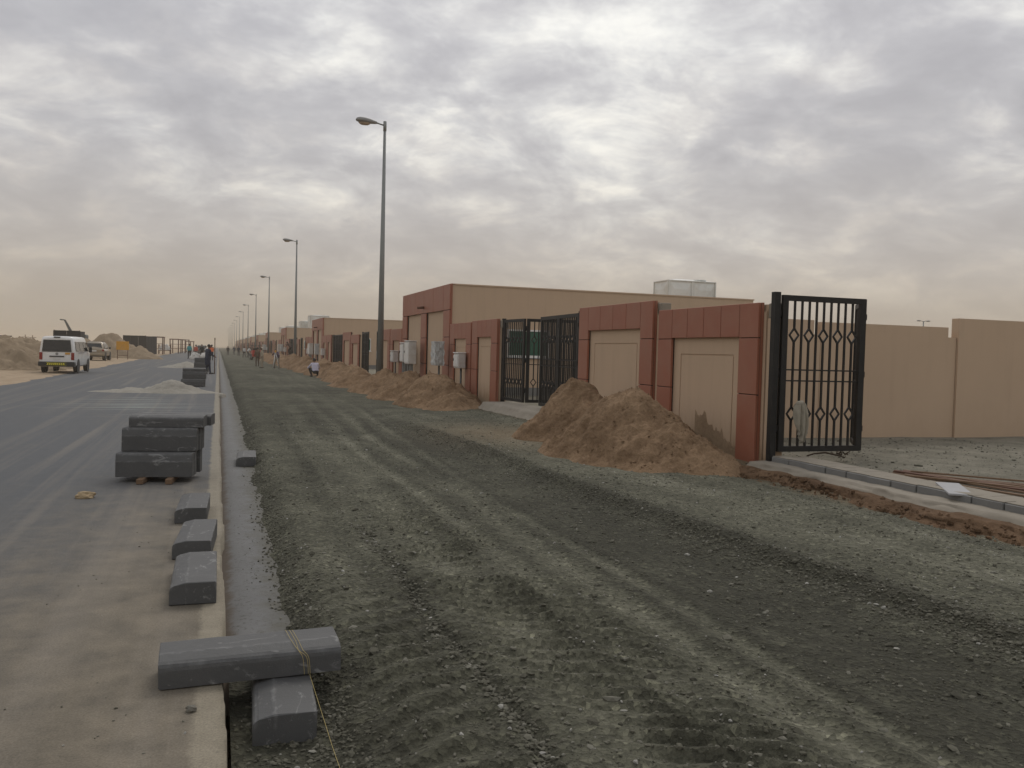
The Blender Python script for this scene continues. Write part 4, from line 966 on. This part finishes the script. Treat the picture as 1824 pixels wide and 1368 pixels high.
# ------------------------------------------------------------------ vehicles
def ring(y, w, z0, z1, tuck=.0, wt=None, zt=None, r=.1):
    """cross-section at y: sides w (half) up to the shoulder z, then tumblehome to wt at z1"""
    wt = w-.1 if wt is None else wt; zt = (z0+z1)*.55 if zt is None else zt
    half = [(0, z0), (w*.6, z0), (w-.06-tuck, z0+.01), (w-tuck*.5, z0+.12), (w, zt-.15), (w-.005, zt), (wt+.015, z1-r*1.6), (wt-.02, z1-r*.55), (wt-.14, z1-.02), (wt*.5, z1), (0, z1+.005)]
    return [(x, y, z) for x, z in half]+[(-x, y, z) for x, z in half[-2:0:-1]]
def wheel(parent, x, y, r, w, s):
    o = MB().tube([(-w/2, 0, 0), (-w/2+.03, 0, 0), (w/2-.03, 0, 0), (w/2, 0, 0)], [r-.03, r, r, r-.03], 22).build('wheel', M['rubber'], parent, (x, y, r))
    MB().tube([(s*(w/2-.01), 0, 0), (s*(w/2+.012), 0, 0)], [r*.62, r*.55], 16).build('rim', M['lamp'], o)
def quad(b, pts, th, nrm):
    n = Vector(nrm)*th; b.add([Vector(p) for p in pts]+[Vector(p)+n for p in pts], [(0, 1, 2, 3), (7, 6, 5, 4), (0, 4, 5, 1), (1, 5, 6, 2), (2, 6, 7, 3), (3, 7, 4, 0)])
def minibus(loc, rz):
    t = empty('minibus', loc, rz, 'white minibus parked on the sand verge, seen from behind', 'minibus')
    z1 = 1.98; R = []
    for (y, w, z0, zt_, wt) in ((0, .83, .36, 1.86, .70), (.05, .86, .34, 1.95, .735), (.3, .88, .32, 1.985, .76), (3.3, .88, .32, 1.99, .76), (3.75, .88, .32, 1.90, .73), (4.05, .87, .32, 1.55, .74), (4.5, .84, .33, 1.16, .78), (4.68, .74, .36, .95, .70)):
        R.append(ring(y, w, z0, zt_, wt=wt, zt=min(1.12, zt_-.1)))
    MB().loft(R).build('body', M['vanwhite'], t)
    b = MB(); quad(b, [(-.72, -.012, 1.16), (.72, -.012, 1.16), (.66, .02, 1.78), (-.66, .02, 1.78)], .02, (0, -1, 0)); b.build('rear_window', M['glass'], t)
    b = MB(); quad(b, [(-.74, -.004, 1.13), (.74, -.004, 1.13), (.74, -.004, 1.145), (-.74, -.004, 1.145)], .01, (0, -1, 0)); b.build('tailgate_seam', M['joint'], t)
    for s in (-1, 1):
        b = MB(); b.bbox(s*.775-.075, s*.775+.075, -.03, .12, .70, 1.10, .015); b.build('tail_light', M['redlamp'], t)
        for i, (a, c) in enumerate(((.35, 1.35), (1.42, 2.45), (2.52, 3.1))):
            b = MB(); zt = 1.70; x0 = .884; x1 = .80
            quad(b, [(s*x0, a, 1.18), (s*x0, c, 1.18), (s*x1, c-.02, zt), (s*x1, a+.03, zt)], .012, (s, 0, .12)); b.build('side_window', M['glass'], t)
        b = MB(); quad(b, [(s*.884, 3.17, 1.18), (s*.884, 4.0, 1.18), (s*.82, 3.62, 1.66), (s*.80, 3.2, 1.68)], .012, (s, 0, .12)); b.build('front_door_window', M['glass'], t)
        b = MB(); b.bbox(s*1.0-.08, s*1.0+.08, 3.75, 3.83, 1.10, 1.42, .02).box(min(s*.86, s*.95), max(s*.86, s*.95), 3.77, 3.81, 1.16, 1.2); b.build('mirror', M['bumper'], t)
        for yw in (.95, 3.75):
            wheel(t, s*.77, yw, .335, .2, s)
            b = MB(); b.tube([(s*.86, yw, .36), (s*.893, yw, .36)], [.40, .40], 20); b.build('wheel_arch', M['bumper'], t)
        b = MB(); b.box(min(s*.878, s*.892), max(s*.878, s*.892), 1.0, 2.6, 1.075, 1.1); b.build('door_rail', M['joint'], t)
    b = MB(); b.bbox(-.89, .89, -.14, .25, .36, .60, .03); bp_ = b.build('rear_bumper', M['bumper'], t)
    for i in range(9):
        x = -.45+i*.1; b = MB()
        quad(b, [(x, -.146, .44), (x+.055, -.146, .44), (x+.055+(.025 if i < 4 else -.025 if i > 4 else 0), -.146, .53), (x+(.025 if i < 4 else -.025 if i > 4 else 0), -.146, .53)], .006, (0, -1, 0)); b.build('reflective_mark', M['lime'], bp_)
    for z in (.425, .545):
        MB().box(-.5, .5, -.152, -.142, z-.006, z+.006).build('reflective_mark', M['lime'], bp_)
    MB().bbox(-.36, .36, -.05, .0, .86, .92, .01).build('tailgate_handle', M['bumper'], t)
    MB().bbox(-.17, .17, -.03, .0, .70, .83, .004).build('number_plate', M['plate'], t)
    MB().bbox(.40, .64, -.025, .0, 1.0, 1.10, .004).build('yellow_sticker', M['yellow'], t)
    MB().tube([(0, -.03, 1.03), (0, 0, 1.03)], [.07, .07], 14).build('badge', M['lamp'], t)
    MB().bbox(-.16, .16, -.02, .1, 1.9, 1.96, .01).build('high_brake_light', M['bumper'], t)
    return t
v0 = at_z(75, 664.5); v1 = at_z(134, 663.5)
van = minibus((v0.x+.95, v0.y+.6, .0), R_(1.)); van.location = (-8.25, 51.9, .05); van.rotation_euler = (0, 0, R_(-2.5))
def suv(loc, rz, label, paint, cat='car', far=False):
    t = empty('car', loc, rz, label, cat)
    R = []
    for (y, w, z0, z1, wt) in ((0, .82, .45, 1.02, .80), (.06, .90, .42, 1.10, .86), (.7, .92, .40, 1.12, .88), (3.1, .92, .40, 1.10, .88), (3.25, .92, .40, 1.08, .87), (4.3, .88, .42, .98, .80), (4.55, .80, .46, .88, .74)):
        R.append(ring(y, w, z0, z1, wt=wt, zt=z1-.12, r=.07))
    MB().loft(R).build('body', M[paint], t)
    R = []
    for (y, wt, z1) in ((.12, .74, 1.12), (.42, .70, 1.66), (.8, .70, 1.72), (2.3, .69, 1.71), (2.7, .68, 1.64), (3.45, .74, 1.10)):
        R.append([(.84, y, 1.02), (.86, y, 1.06), (wt+.02, y, z1-.1 if z1 > 1.2 else z1-.01), (wt-.1, y, z1), (0, y, z1+.01), (-wt+.1, y, z1), (-wt-.02, y, z1-.1 if z1 > 1.2 else z1-.01), (-.86, y, 1.06), (-.84, y, 1.02)])
    MB().loft(R).build('cabin', M[paint], t)
    b = MB(); quad(b, [(-.70, .16, 1.15), (.70, .16, 1.15), (.58, .37, 1.57), (-.58, .37, 1.57)], .02, (0, -.9, .4)); b.build('rear_window', M['glass'], t)
    for s in (-1, 1):
        for a, c in ((.55, 1.25), (1.33, 2.1), (2.18, 2.95)):
            b = MB(); e_ = -.45 if c > 2.5 else -.03
            quad(b, [(s*.858, a, 1.14), (s*.858, c, 1.14), (s*.745, c+e_, 1.56), (s*.745, a+(.12 if a < 1 else .0), 1.56)], .014, (s, 0, .2)); b.build('side_window', M['glass'], t)
        MB().bbox(s*.80-.09, s*.80+.09, -.02, .15, .86, 1.04, .015).build('tail_light', M['redlamp'], t)
        MB().bbox(s*.98-.09, s*.98+.09, 2.85, 2.95, 1.08, 1.24, .02).build('mirror', M['bumper'], t)
        for yw in (.85, 3.6):
            wheel(t, s*.78, yw, .37, .25, s)
            MB().tube([(s*.88, yw, .40), (s*.928, yw, .40)], [.44, .44], 20).build('wheel_arch', M['bumper'], t)
        MB().tube([(s*.6, .7, 1.75), (s*.6, 2.4, 1.75)], .02, 6).build('roof_rail', M['bumper'], t)
    MB().bbox(-.9, .9, -.13, .2, .45, .70, .04).build('rear_bumper', M[paint], t)
    MB().bbox(-.85, .85, -.10, .3, .36, .449, .02).build('bumper_skirt', M['bumper'], t)
    MB().bbox(-.25, .25, -.03, .05, .82, .95, .004).build('number_plate', M['plate'], t)
    return t
suv((-10.85, 87.2, .08), R_(-1.5), 'beige four wheel drive car parked beyond the white minibus', 'champ')
suv((-2.6, 152, .0), R_(0), 'distant dark car on the lane behind the group of workers', 'net')
# small red site dumper among the workers
t = empty('site_dumper', (4.75, 116, .02), R_(4), 'small red site dumper standing on the gravel among the workers', 'dumper')
MB().prism([(-.1, .42), (.9, .42), (1.25, 1.15), (-.32, 1.25)], -.6, .6, 'x').build('skip', M['redpaint'], t)
MB().bbox(-.5, .5, .9, 2.3, .5, .95, .05).build('engine_cover', M['net'], t)
for s in (-1, 1):
    for yw in (.3, 1.85): wheel(t, s*.58, yw, .36, .24, s)
    for yw in (1.0, 2.2): MB().tube([(s*.5, yw, .9), (s*.5, yw, 1.85)], .03, 6).build('canopy_post', M['net'], t)
MB().bbox(-.62, .62, .9, 2.35, 1.84, 1.90, .02).build('canopy', M['net'], t)
MB().bbox(-.3, .3, 1.3, 1.75, .95, 1.15, .03).box(-.3, .3, 1.72, 1.8, 1.15, 1.5).build('seat', M['bumper'], t)

# ------------------------------------------------------------------ things on the open side
p = at_z(240, 637.5)
t = empty('notice_board', (p.x, p.y-14, -.02), R_(-3), 'yellow notice board on two legs beside the lane', 'sign')
MB().bbox(-.62, .62, -.02, .02, 1.05, 1.95, .008).build('board', M['yellow'], t)
for s in (-1, 1):
    MB().box(s*.5-.03, s*.5+.03, .02, .07, 0, 1.9).build('leg', M['rust'], t)
MB().box(-.5, .5, .025, .065, .45, .5).build('cross_bar', M['rust'], t)
def screened(name, px0, px1, pyt, y, depth, rz, label, cat, zb=.1):
    a, c = at_y(px0, pyt, y), at_y(px1, pyt, y); w = c.x-a.x; h = a.z-zb
    t = empty(name, (a.x, y, zb), rz, label, cat)
    n = max(2, round(w/1.2))
    for i in range(n):
        MB().bbox(w*i/n+.01, w*(i+1)/n-.01, -.02, .02, .05, h, .01).build('sheet', M['tarp'], t)
    m2 = max(1, round(depth/1.2))
    for i in range(m2):
        MB().bbox(w-.02, w+.02, depth*i/m2+.03, depth*(i+1)/m2-.01, .05, h-.05, .01).build('sheet', M['tarp'], t)
        MB().bbox(-.02, .02, depth*i/m2+.03, depth*(i+1)/m2-.01, .05, h-.05, .01).build('sheet', M['tarp'], t)
    MB().box(.03, w-.03, .03, depth, h-.12, h-.08).build('roof_sheet', M['tarp'], t)
    for x in (0.05, w-.05):
        MB().box(x-.04, x+.04, .03, .11, 0, h+.04).build('post', M['rust'], t)
    return t
screened('site_store', 95, 143, 588, 92, 2.4, R_(-2), 'black sheeted site store behind the white minibus', 'site store')
screened('screened_enclosure', 219, 262, 597, 140, 5, R_(-14), 'long black sheeted enclosure behind the yellow notice board', 'enclosure')
p = at_y(3, 597, 80)
t = empty('site_cabin', (p.x-2.45-.45, 80, 1.0), R_(-1), 'dark site cabin roof showing over the spoil bank at the left edge', 'cabin')
MB().box(0, 2.6, 0, 4, 0, p.z-1.1).build('body', M['net'], t); MB().bbox(-.1, 2.75, -.15, 4.2, p.z-1.1+.002, p.z-1.0, .02).build('roof', M['tarp'], t)
# steel portal frames
fr_px = [(272, 290, 600, 150), (303, 318, 604, 168), (318, 330, 605, 178), (331, 337, 608, 196)]
for i, (a_, c_, pt, y) in enumerate(fr_px):
    a, c = at_y(a_, pt, y), at_y(c_, pt, y); w = c.x-a.x; h = a.z-.1
    t = empty('steel_frame', (a.x, y, .1), R_(-4*i), ['rusty steel portal frame next to the black enclosure', 'rusty steel portal frame, second from the black enclosure', 'rusty steel portal frame, third from the black enclosure', 'lowest rusty steel portal frame, farthest along the lane'][i], 'steel frame', 'rusty steel frames by the lane')
    for yy in (0, 4.):
        for x in (0, w): MB().box(x-.08, x+.08, yy-.08, yy+.08, 0, h-.081).build('column', M['rust'], t)
        MB().box(-.12, w+.12, yy-.09, yy+.09, h-.08, h+.08).build('beam', M['rust'], t)
    for x in (0, w): MB().box(x-.06, x+.06, .091, 3.909, h-.06, h+.06).build('purlin', M['rust'], t)
    for z in (.9, 1.7): MB().box(.081, w-.081, -.04, .04, z-.04, z+.04).build('brace', M['rust'], t)
a, c = at_y(282, 612, 156), at_y(303, 612, 156)
for j in range(3):
    for i in range(5-j):
        w = (c.x-a.x); r = w/10
        o = MB().tube([(0, 0, 0), (0, .6, 0), (0, 3, 0)], [r, r, r], 14).build('pipe', M['white'], None, (a.x+r+2*r*i+r*j, 156, .75+r+j*r*1.74)); tag(o, 'white pipe end in the pile between the rusty steel frames', 'pipe', 'white pipes in the pile by the steel frames')
t = empty('pipe_cradle', ((a.x+c.x)/2, 157.4, .1), 0, 'rusty cradle that carries the pile of white pipes', 'cradle')
for y in (-.9, 1.2):
    for s in (-1, 1): MB().box(s*(c.x-a.x)*.5-.05, s*(c.x-a.x)*.5+.05, y-.05, y+.05, 0, 1.6).build('post', M['rust'], t)
    MB().box(-(c.x-a.x)*.5+.051, (c.x-a.x)*.5-.051, y-.05, y+.05, .55, .649).build('bearer', M['rust'], t)
# mobile crane boom above the store
a, c = at_y(115.5, 570, 120), at_y(126, 590, 120)
t = empty('crane', (c.x+1, 120, .1), 0, 'crane whose thin lattice boom rises above the black site store', 'crane')
o_ = Vector((c.x+1, 120, .1)); A_, B_ = a-o_, c-o_; base = B_+(B_-A_)*.45
MB().tube([base, A_], [.28, .14], 4, smooth=False).build('boom', M['net'], t)
MB().tube([A_, A_+Vector((-.55, 0, .05))], .10, 4).build('boom_head', M['net'], t)
MB().bbox(base.x-.8, base.x+1.6, -1., 1., .6, base.z+.25, .1).build('cab', M['net'], t)
for s in (-1, 1): MB().bbox(base.x-1.2, base.x+2., s*1.1-.25, s*1.1+.25, 0, .75, .12).build('track', M['rubber'], t)
for px, pt in ((45, 596), (58, 597)):
    p = at_y(px, pt, 230); t = empty('utility_pole', (p.x, 230, .3), 0, ('left' if px == 45 else 'right')+' one of two distant thin utility poles above the left spoil bank', 'utility pole', 'distant utility poles')
    MB().tube([(0, 0, -.5), (0, 0, p.z-.3)], [.14, .09], 6).build('pole', M['wood'], t); MB().box(-.8, .8, -.05, .05, p.z-.9, p.z-.8).build('cross_arm', M['wood'], t)
# sacks beside the far kerb stack
for i, (px, py) in enumerate(((353, 637), (367, 637))):
    p = at_z(px, py); lump('sack', (p.x, 108+i*4, 0), (.55, .4, .55), M['sack'], 20+i, ('white bulk sack at the feet of the man in teal', 'white bulk sack right of the black clad worker')[i], 'sack')

# ------------------------------------------------------------------ people
CLOTH = {}
def cloth(c):
    if c not in CLOTH: CLOTH[c] = simple('cloth', c, .85, var=.18, scale=7., bmp=.3, bscale=18.)
    return CLOTH[c]
def capsule(b, p, q, r0, r1, n=10):
    p, q = Vector(p), Vector(q); d = q-p; L_ = d.length or 1e-4; d = d/L_
    pts = []; rs = []
    for t in (-1, -.8, -.45, 0): pts.append(p+d*(t*r0)); rs.append(r0*math.sqrt(max(.02, 1-t*t)))
    for t in (0, .45, .8, 1): pts.append(q+d*(t*r1)); rs.append(r1*math.sqrt(max(.02, 1-t*t)))
    b.tube(pts, rs, n)
POSE = {
 'stand': dict(hip=(0, 0, .93), chest=(0, .02, 1.38), head=(0, .05, 1.62), kneeL=(-.11, .03, .5), ankL=(-.12, -.02, .08), kneeR=(.11, .04, .5), ankR=(.13, 0, .08), elL=(-.27, -.02, 1.12), haL=(-.27, .12, .9), elR=(.27, -.02, 1.12), haR=(.26, .12, .9)),
 'reach': dict(hip=(0, 0, .93), chest=(0, .05, 1.38), head=(.02, .10, 1.62), kneeL=(-.11, .05, .5), ankL=(-.13, -.08, .08), kneeR=(.11, .08, .5), ankR=(.14, .12, .08), elL=(-.24, .16, 1.14), haL=(-.10, .40, 1.08), elR=(.25, .14, 1.13), haR=(.10, .42, 1.02)),
 'walk': dict(hip=(0, 0, .92), chest=(0, .04, 1.37), head=(0, .08, 1.61), kneeL=(-.10, .18, .52), ankL=(-.10, .22, .08), kneeR=(.10, -.02, .48), ankR=(.11, -.30, .13), elL=(-.27, -.10, 1.12), haL=(-.25, -.05, .88), elR=(.27, .10, 1.12), haR=(.25, .28, .95)),
 'stoop': dict(hip=(0, -.12, .90), chest=(0, .12, 1.28), head=(0, .30, 1.44), kneeL=(-.15, .06, .50), ankL=(-.20, -.06, .08), kneeR=(.15, .08, .50), ankR=(.2, -.02, .08), elL=(-.30, .20, 1.08), haL=(-.12, .42, 1.20), elR=(.30, .2, 1.08), haR=(.12, .42, 1.20)),
 'squat': dict(hip=(0, -.16, .30), chest=(0, .02, .72), head=(0, .12, .95), kneeL=(-.26, .22, .50), ankL=(-.17, .0, .08), kneeR=(.26, .22, .50), ankR=(.17, .02, .08), elL=(-.33, .18, .52), haL=(-.12, .42, .45), elR=(.33, .18, .52), haR=(.12, .42, .45)),
}
def person(loc, rz, pose, shirt, trousers, label, shoes=(.03, .025, .02), hat=None, vest=None, tall=1., robe=False, vox=.013):
    J = {k: Vector(v) for k, v in POSE[pose].items()}
    up_ = (J['chest']-J['hip']).normalized(); nk = J['chest']+up_*.09; sh = J['chest']+up_*.02
    hd = J['head']; segs = []   # (p, q, r0, r1, material index)
    right = Vector((1, 0, 0))
    fwd = up_.cross(right)*-1
    if fwd.y < 0: fwd = -fwd
    # trunk from several overlapping segments so that it is wider than deep
    for s in (-1, 0, 1):
        segs.append((J['hip']+right*s*.075+up_*.0, J['chest']+right*s*.10-up_*.06, .105, .112, 1))
        segs.append((J['hip']+right*s*.07, J['hip']+right*s*.07-up_*.02, .11, .11, 2))
    segs.append((sh-right*.16, sh+right*.16, .075, .075, 1))
    segs.append((nk, hd-Vector((0, .01, .07)), .055, .05, 0))
    segs.append((hd+Vector((0, .01, -.045)), hd+Vector((0, .0, .035)), .078, .092, 0)); segs.append((hd+Vector((0, .045, -.075)), hd+Vector((0, .03, -.03)), .045, .06, 0))
    segs.append((hd+Vector((0, .088, -.01)), hd+Vector((0, .104, -.028)), .014, .017, 0))
    for s in (-1, 1): segs.append((hd+Vector((s*.086, -.005, .01)), hd+Vector((s*.09, -.01, -.025)), .018, .014, 0))
    for s, sd_ in ((-1, 'L'), (1, 'R')):
        shd = sh+right*s*.17; el, ha, kn, an = J['el'+sd_], J['ha'+sd_], J['knee'+sd_], J['ank'+sd_]
        segs.append((shd, el, .062, .05, 1)); segs.append((el, el+(ha-el)*.55, .049, .043, 1)); segs.append((el+(ha-el)*.5, ha, .037, .028, 0))
        d = (ha-el).normalized(); side = d.cross(Vector((0, 1, .3))).normalized()
        segs.append((ha, ha+d*.075, .030, .034, 0))
        for i in range(4):
            o = side*(.024*(i-1.5)); b0 = ha+d*.085+o; ln = (.045, .055, .058, .045)[i]
            kn_ = b0+d*ln*.55; cur = (d+Vector((0, 0, -.5))).normalized()
            segs.append((b0, kn_, .0125, .0115, 0)); segs.append((kn_, kn_+cur*ln*.55, .0115, .0105, 0))
        segs.append((ha+d*.02-side*s*.025, ha+d*.055-side*s*.06, .014, .012, 0))
        hp = J['hip']+right*s*.095
        segs.append((hp, kn, .095, .066, 2)); segs.append((kn, an, .066, .05, 2))
        toe = Vector((s*.03, .17, -.035)); segs.append((an+Vector((0, -.05, -.03)), an+toe, .045, .038, 3))
    if robe:
        for s in (-1, 1): segs.append((J['hip']+right*s*.08, (J['knee'+('L' if s < 0 else 'R')]+J['hip'])*.5-Vector((0, 0, .12)), .12, .135, 1))
    b = MB()
    for (p, q, r0_, r1_, mi) in segs: capsule(b, p, q, r0_, r1_, 10)
    me = bpy.data.meshes.new('body_src'); me.from_pydata(b.v, [], b.f)
    tmp = bpy.data.objects.new('tmp', me); COL.objects.link(tmp)
    md = tmp.modifiers.new('r', 'REMESH'); md.mode = 'VOXEL'; md.voxel_size = vox; md.use_smooth_shade = True
    sm = tmp.modifiers.new('s', 'SMOOTH'); sm.iterations = 2; sm.factor = .4
    dg_ = bpy.context.evaluated_depsgraph_get(); ev = tmp.evaluated_get(dg_); out = bpy.data.meshes.new_from_object(ev)
    bpy.data.objects.remove(tmp)
    nP = len(out.polygons); cen = np.empty(nP*3); out.polygons.foreach_get('center', cen); cen = cen.reshape(-1, 3)
    best = np.full(nP, 1e9); mi_ = np.zeros(nP, int)
    for (p, q, r0_, r1_, mi) in segs:
        p_, q_ = np.array(p), np.array(q); d = q_-p_; t = np.clip(((cen-p_)@d)/max(d@d, 1e-9), 0, 1)
        dist = np.linalg.norm(cen-p_-t[:, None]*d, axis=1)-(r0_+(r1_-r0_)*t)
        k = dist < best; best[k] = dist[k]; mi_[k] = mi
    out.materials.clear()
    for mt in (M['skin'], cloth(shirt), cloth(trousers), cloth(shoes)): out.materials.append(mt)
    out.polygons.foreach_set('material_index', mi_.astype(np.int32)); out.update()
    t = empty('person', loc, rz, label, 'person', 'people working on the street'); t.scale = (tall,)*3
    link('body', out, t)
    rings = []; top = []
    c = hd+Vector((0, -.012, .03))
    for i in range(6):
        a = i/5*1.45; rr_ = .104; rings.append([(c.x+rr_*.93*math.cos(a)*math.cos(u)*(1), c.y+rr_*math.cos(a)*math.sin(u)-.008, c.z+.105*math.sin(a)-(.05 if math.sin(u) < -.2 and i == 0 else 0)) for u in np.linspace(0, 2*math.pi, 14, endpoint=False)])
    MB().loft(rings).build('hair' if not hat else 'head_cloth', M['hair'] if not hat else cloth(hat), t)
    if vest:
        rg = []
        for f in (0, .3, .65, 1.):
            cc = J['hip']+(J['chest']-J['hip'])*f+up_*.02; wx, wy = .2+.035*f, .128+.01*f
            rg.append([tuple(cc+right*wx*math.cos(u)+fwd*wy*math.sin(u)) for u in np.linspace(0, 2*math.pi, 18, endpoint=False)])
        MB().loft(rg, cap=False).build('vest', cloth(vest), t)
    for s in (-1, 1):
        e = hd+Vector((s*.033, .082, .012)); MB().tube([e, e+Vector((0, .01, 0))], [.012, .007], 8).build('eye', M['hair'], t)
    return t
NAVY = (.022, .028, .05); BLK = (.014, .014, .016)
person((-.62, 55.5, 0), R_(-62), 'reach', NAVY, NAVY, 'worker in dark blue shirt and trousers holding an upright rod', robe=True, tall=1.04)
tag(MB().tube([(-.2, 55.72, .0), (-.2, 55.72, 2.15)], .028, 8).tube([(-.2, 55.72, 2.1), (-.2, 55.72, 2.22)], .036, 8).build('survey_rod', M['wood']), 'tall thin rod standing on the road edge in front of the man in dark blue', 'rod')
person((-3.45, 116, 0), R_(20), 'stand', (.03, .28, .30), BLK, 'worker in a teal shirt on the lane, back to the camera', tall=1.08)
person((-2.62, 113, 0), R_(-40), 'stand', (.42, .09, .06), (.1, .09, .08), 'worker in a red shirt standing right of the man in teal', tall=1.03)
person((-2.0, 118, 0), R_(160), 'stand', BLK, BLK, 'worker dressed in black in the middle of the group on the lane', tall=1.06)
person((-1.35, 122, 0), R_(60), 'stoop', (.55, .55, .52), (.2, .18, .15), 'worker in a white shirt bending beside the group on the lane', tall=1.05)
person((-.72, 106, 0), R_(10), 'reach', (.10, .08, .07), (.03, .03, .035), 'worker in an orange vest behind the man in dark blue', vest=(.75, .16, .04), tall=1.06)
person((1.72, 170, -.02), R_(170), 'stand', (.035, .03, .028), (.03, .03, .03), 'lone dark clad person farthest along the gravel', tall=1.0)
person((3.0, 180, -.02), R_(150), 'walk', (.03, .045, .07), (.03, .035, .045), 'left of the two people in dark blue on the far gravel', tall=1.02)
person((3.5, 164, -.02), R_(-160), 'stand', (.025, .035, .055), (.022, .024, .03), 'right of the two people in dark blue on the far gravel', tall=1.02)
person((3.85, 140, -.02), R_(30), 'walk', (.50, .50, .48), (.05, .05, .055), 'left of two people in white shirts left of the red dumper')
person((4.5, 142, -.02), R_(-70), 'stoop', (.52, .52, .5), (.04, .04, .045), 'right of two people in white shirts, leaning, left of the red dumper', tall=1.05)
person((3.42, 73.5, -.02), R_(100), 'stand', (.36, .31, .23), (.34, .29, .22), 'person in pale beige clothes and head cloth beside the red dumper', hat=(.5, .45, .36), tall=1.0, robe=True)
person((3.30, 79.5, -.02), R_(20), 'stand', (.13, .09, .06), (.11, .08, .06), 'person in brown standing just behind the one in pale beige', tall=.98)
person((4.62, 73.8, -.02), R_(150), 'stoop', (.15, .12, .18), (.26, .22, .17), 'surveyor in a purple grey shirt bending to the tripod', tall=1.02)
person((7.0, 92, .98), R_(60), 'stoop', (.09, .055, .045), (.06, .045, .04), 'dark clad person stooping on the sand bank by the wall', tall=.88)
person((5.58, 53.4, .0), R_(12), 'squat', (.50, .48, .58), BLK, 'man in a pale lilac shirt squatting on the gravel, back to the camera', tall=1.06)
# surveyor's tripod
t = empty('tripod', (4.45, 73.2, -.02), 0, 'pale surveying tripod with instrument in front of the bending surveyor', 'tripod')
for a in (0, 2.1, 4.2): MB().tube([(.04*math.cos(a), .04*math.sin(a), 1.25), (.34*math.cos(a), .34*math.sin(a), 0)], [.03, .02], 6).build('leg', M['plate'], t)
MB().tube([(0, 0, 1.22), (0, 0, 1.30)], .08, 10).build('head_plate', M['plate'], t); MB().bbox(-.07, .07, -.09, .09, 1.302, 1.5, .02).build('instrument', M['yellow'], t)

# ------------------------------------------------------------------ dust haze
b = MB().box(-3400, 3400, -500, 5600, -2.0, 17.)
me = b.mesh('haze', bpy.data.materials.new('haze_air')); hm = me.materials[0]; hm.use_nodes = True; nt = hm.node_tree; nt.nodes.clear()
out = N('ShaderNodeOutputMaterial'); pv = N('ShaderNodeVolumePrincipled', i_Density=.0009, i_Anisotropy=.1); pv.inputs['Color'].default_value = (.86, .77, .64, 1)
L(pv.outputs[0], out.inputs['Volume'])
tag(link('haze', me), kind='stuff')
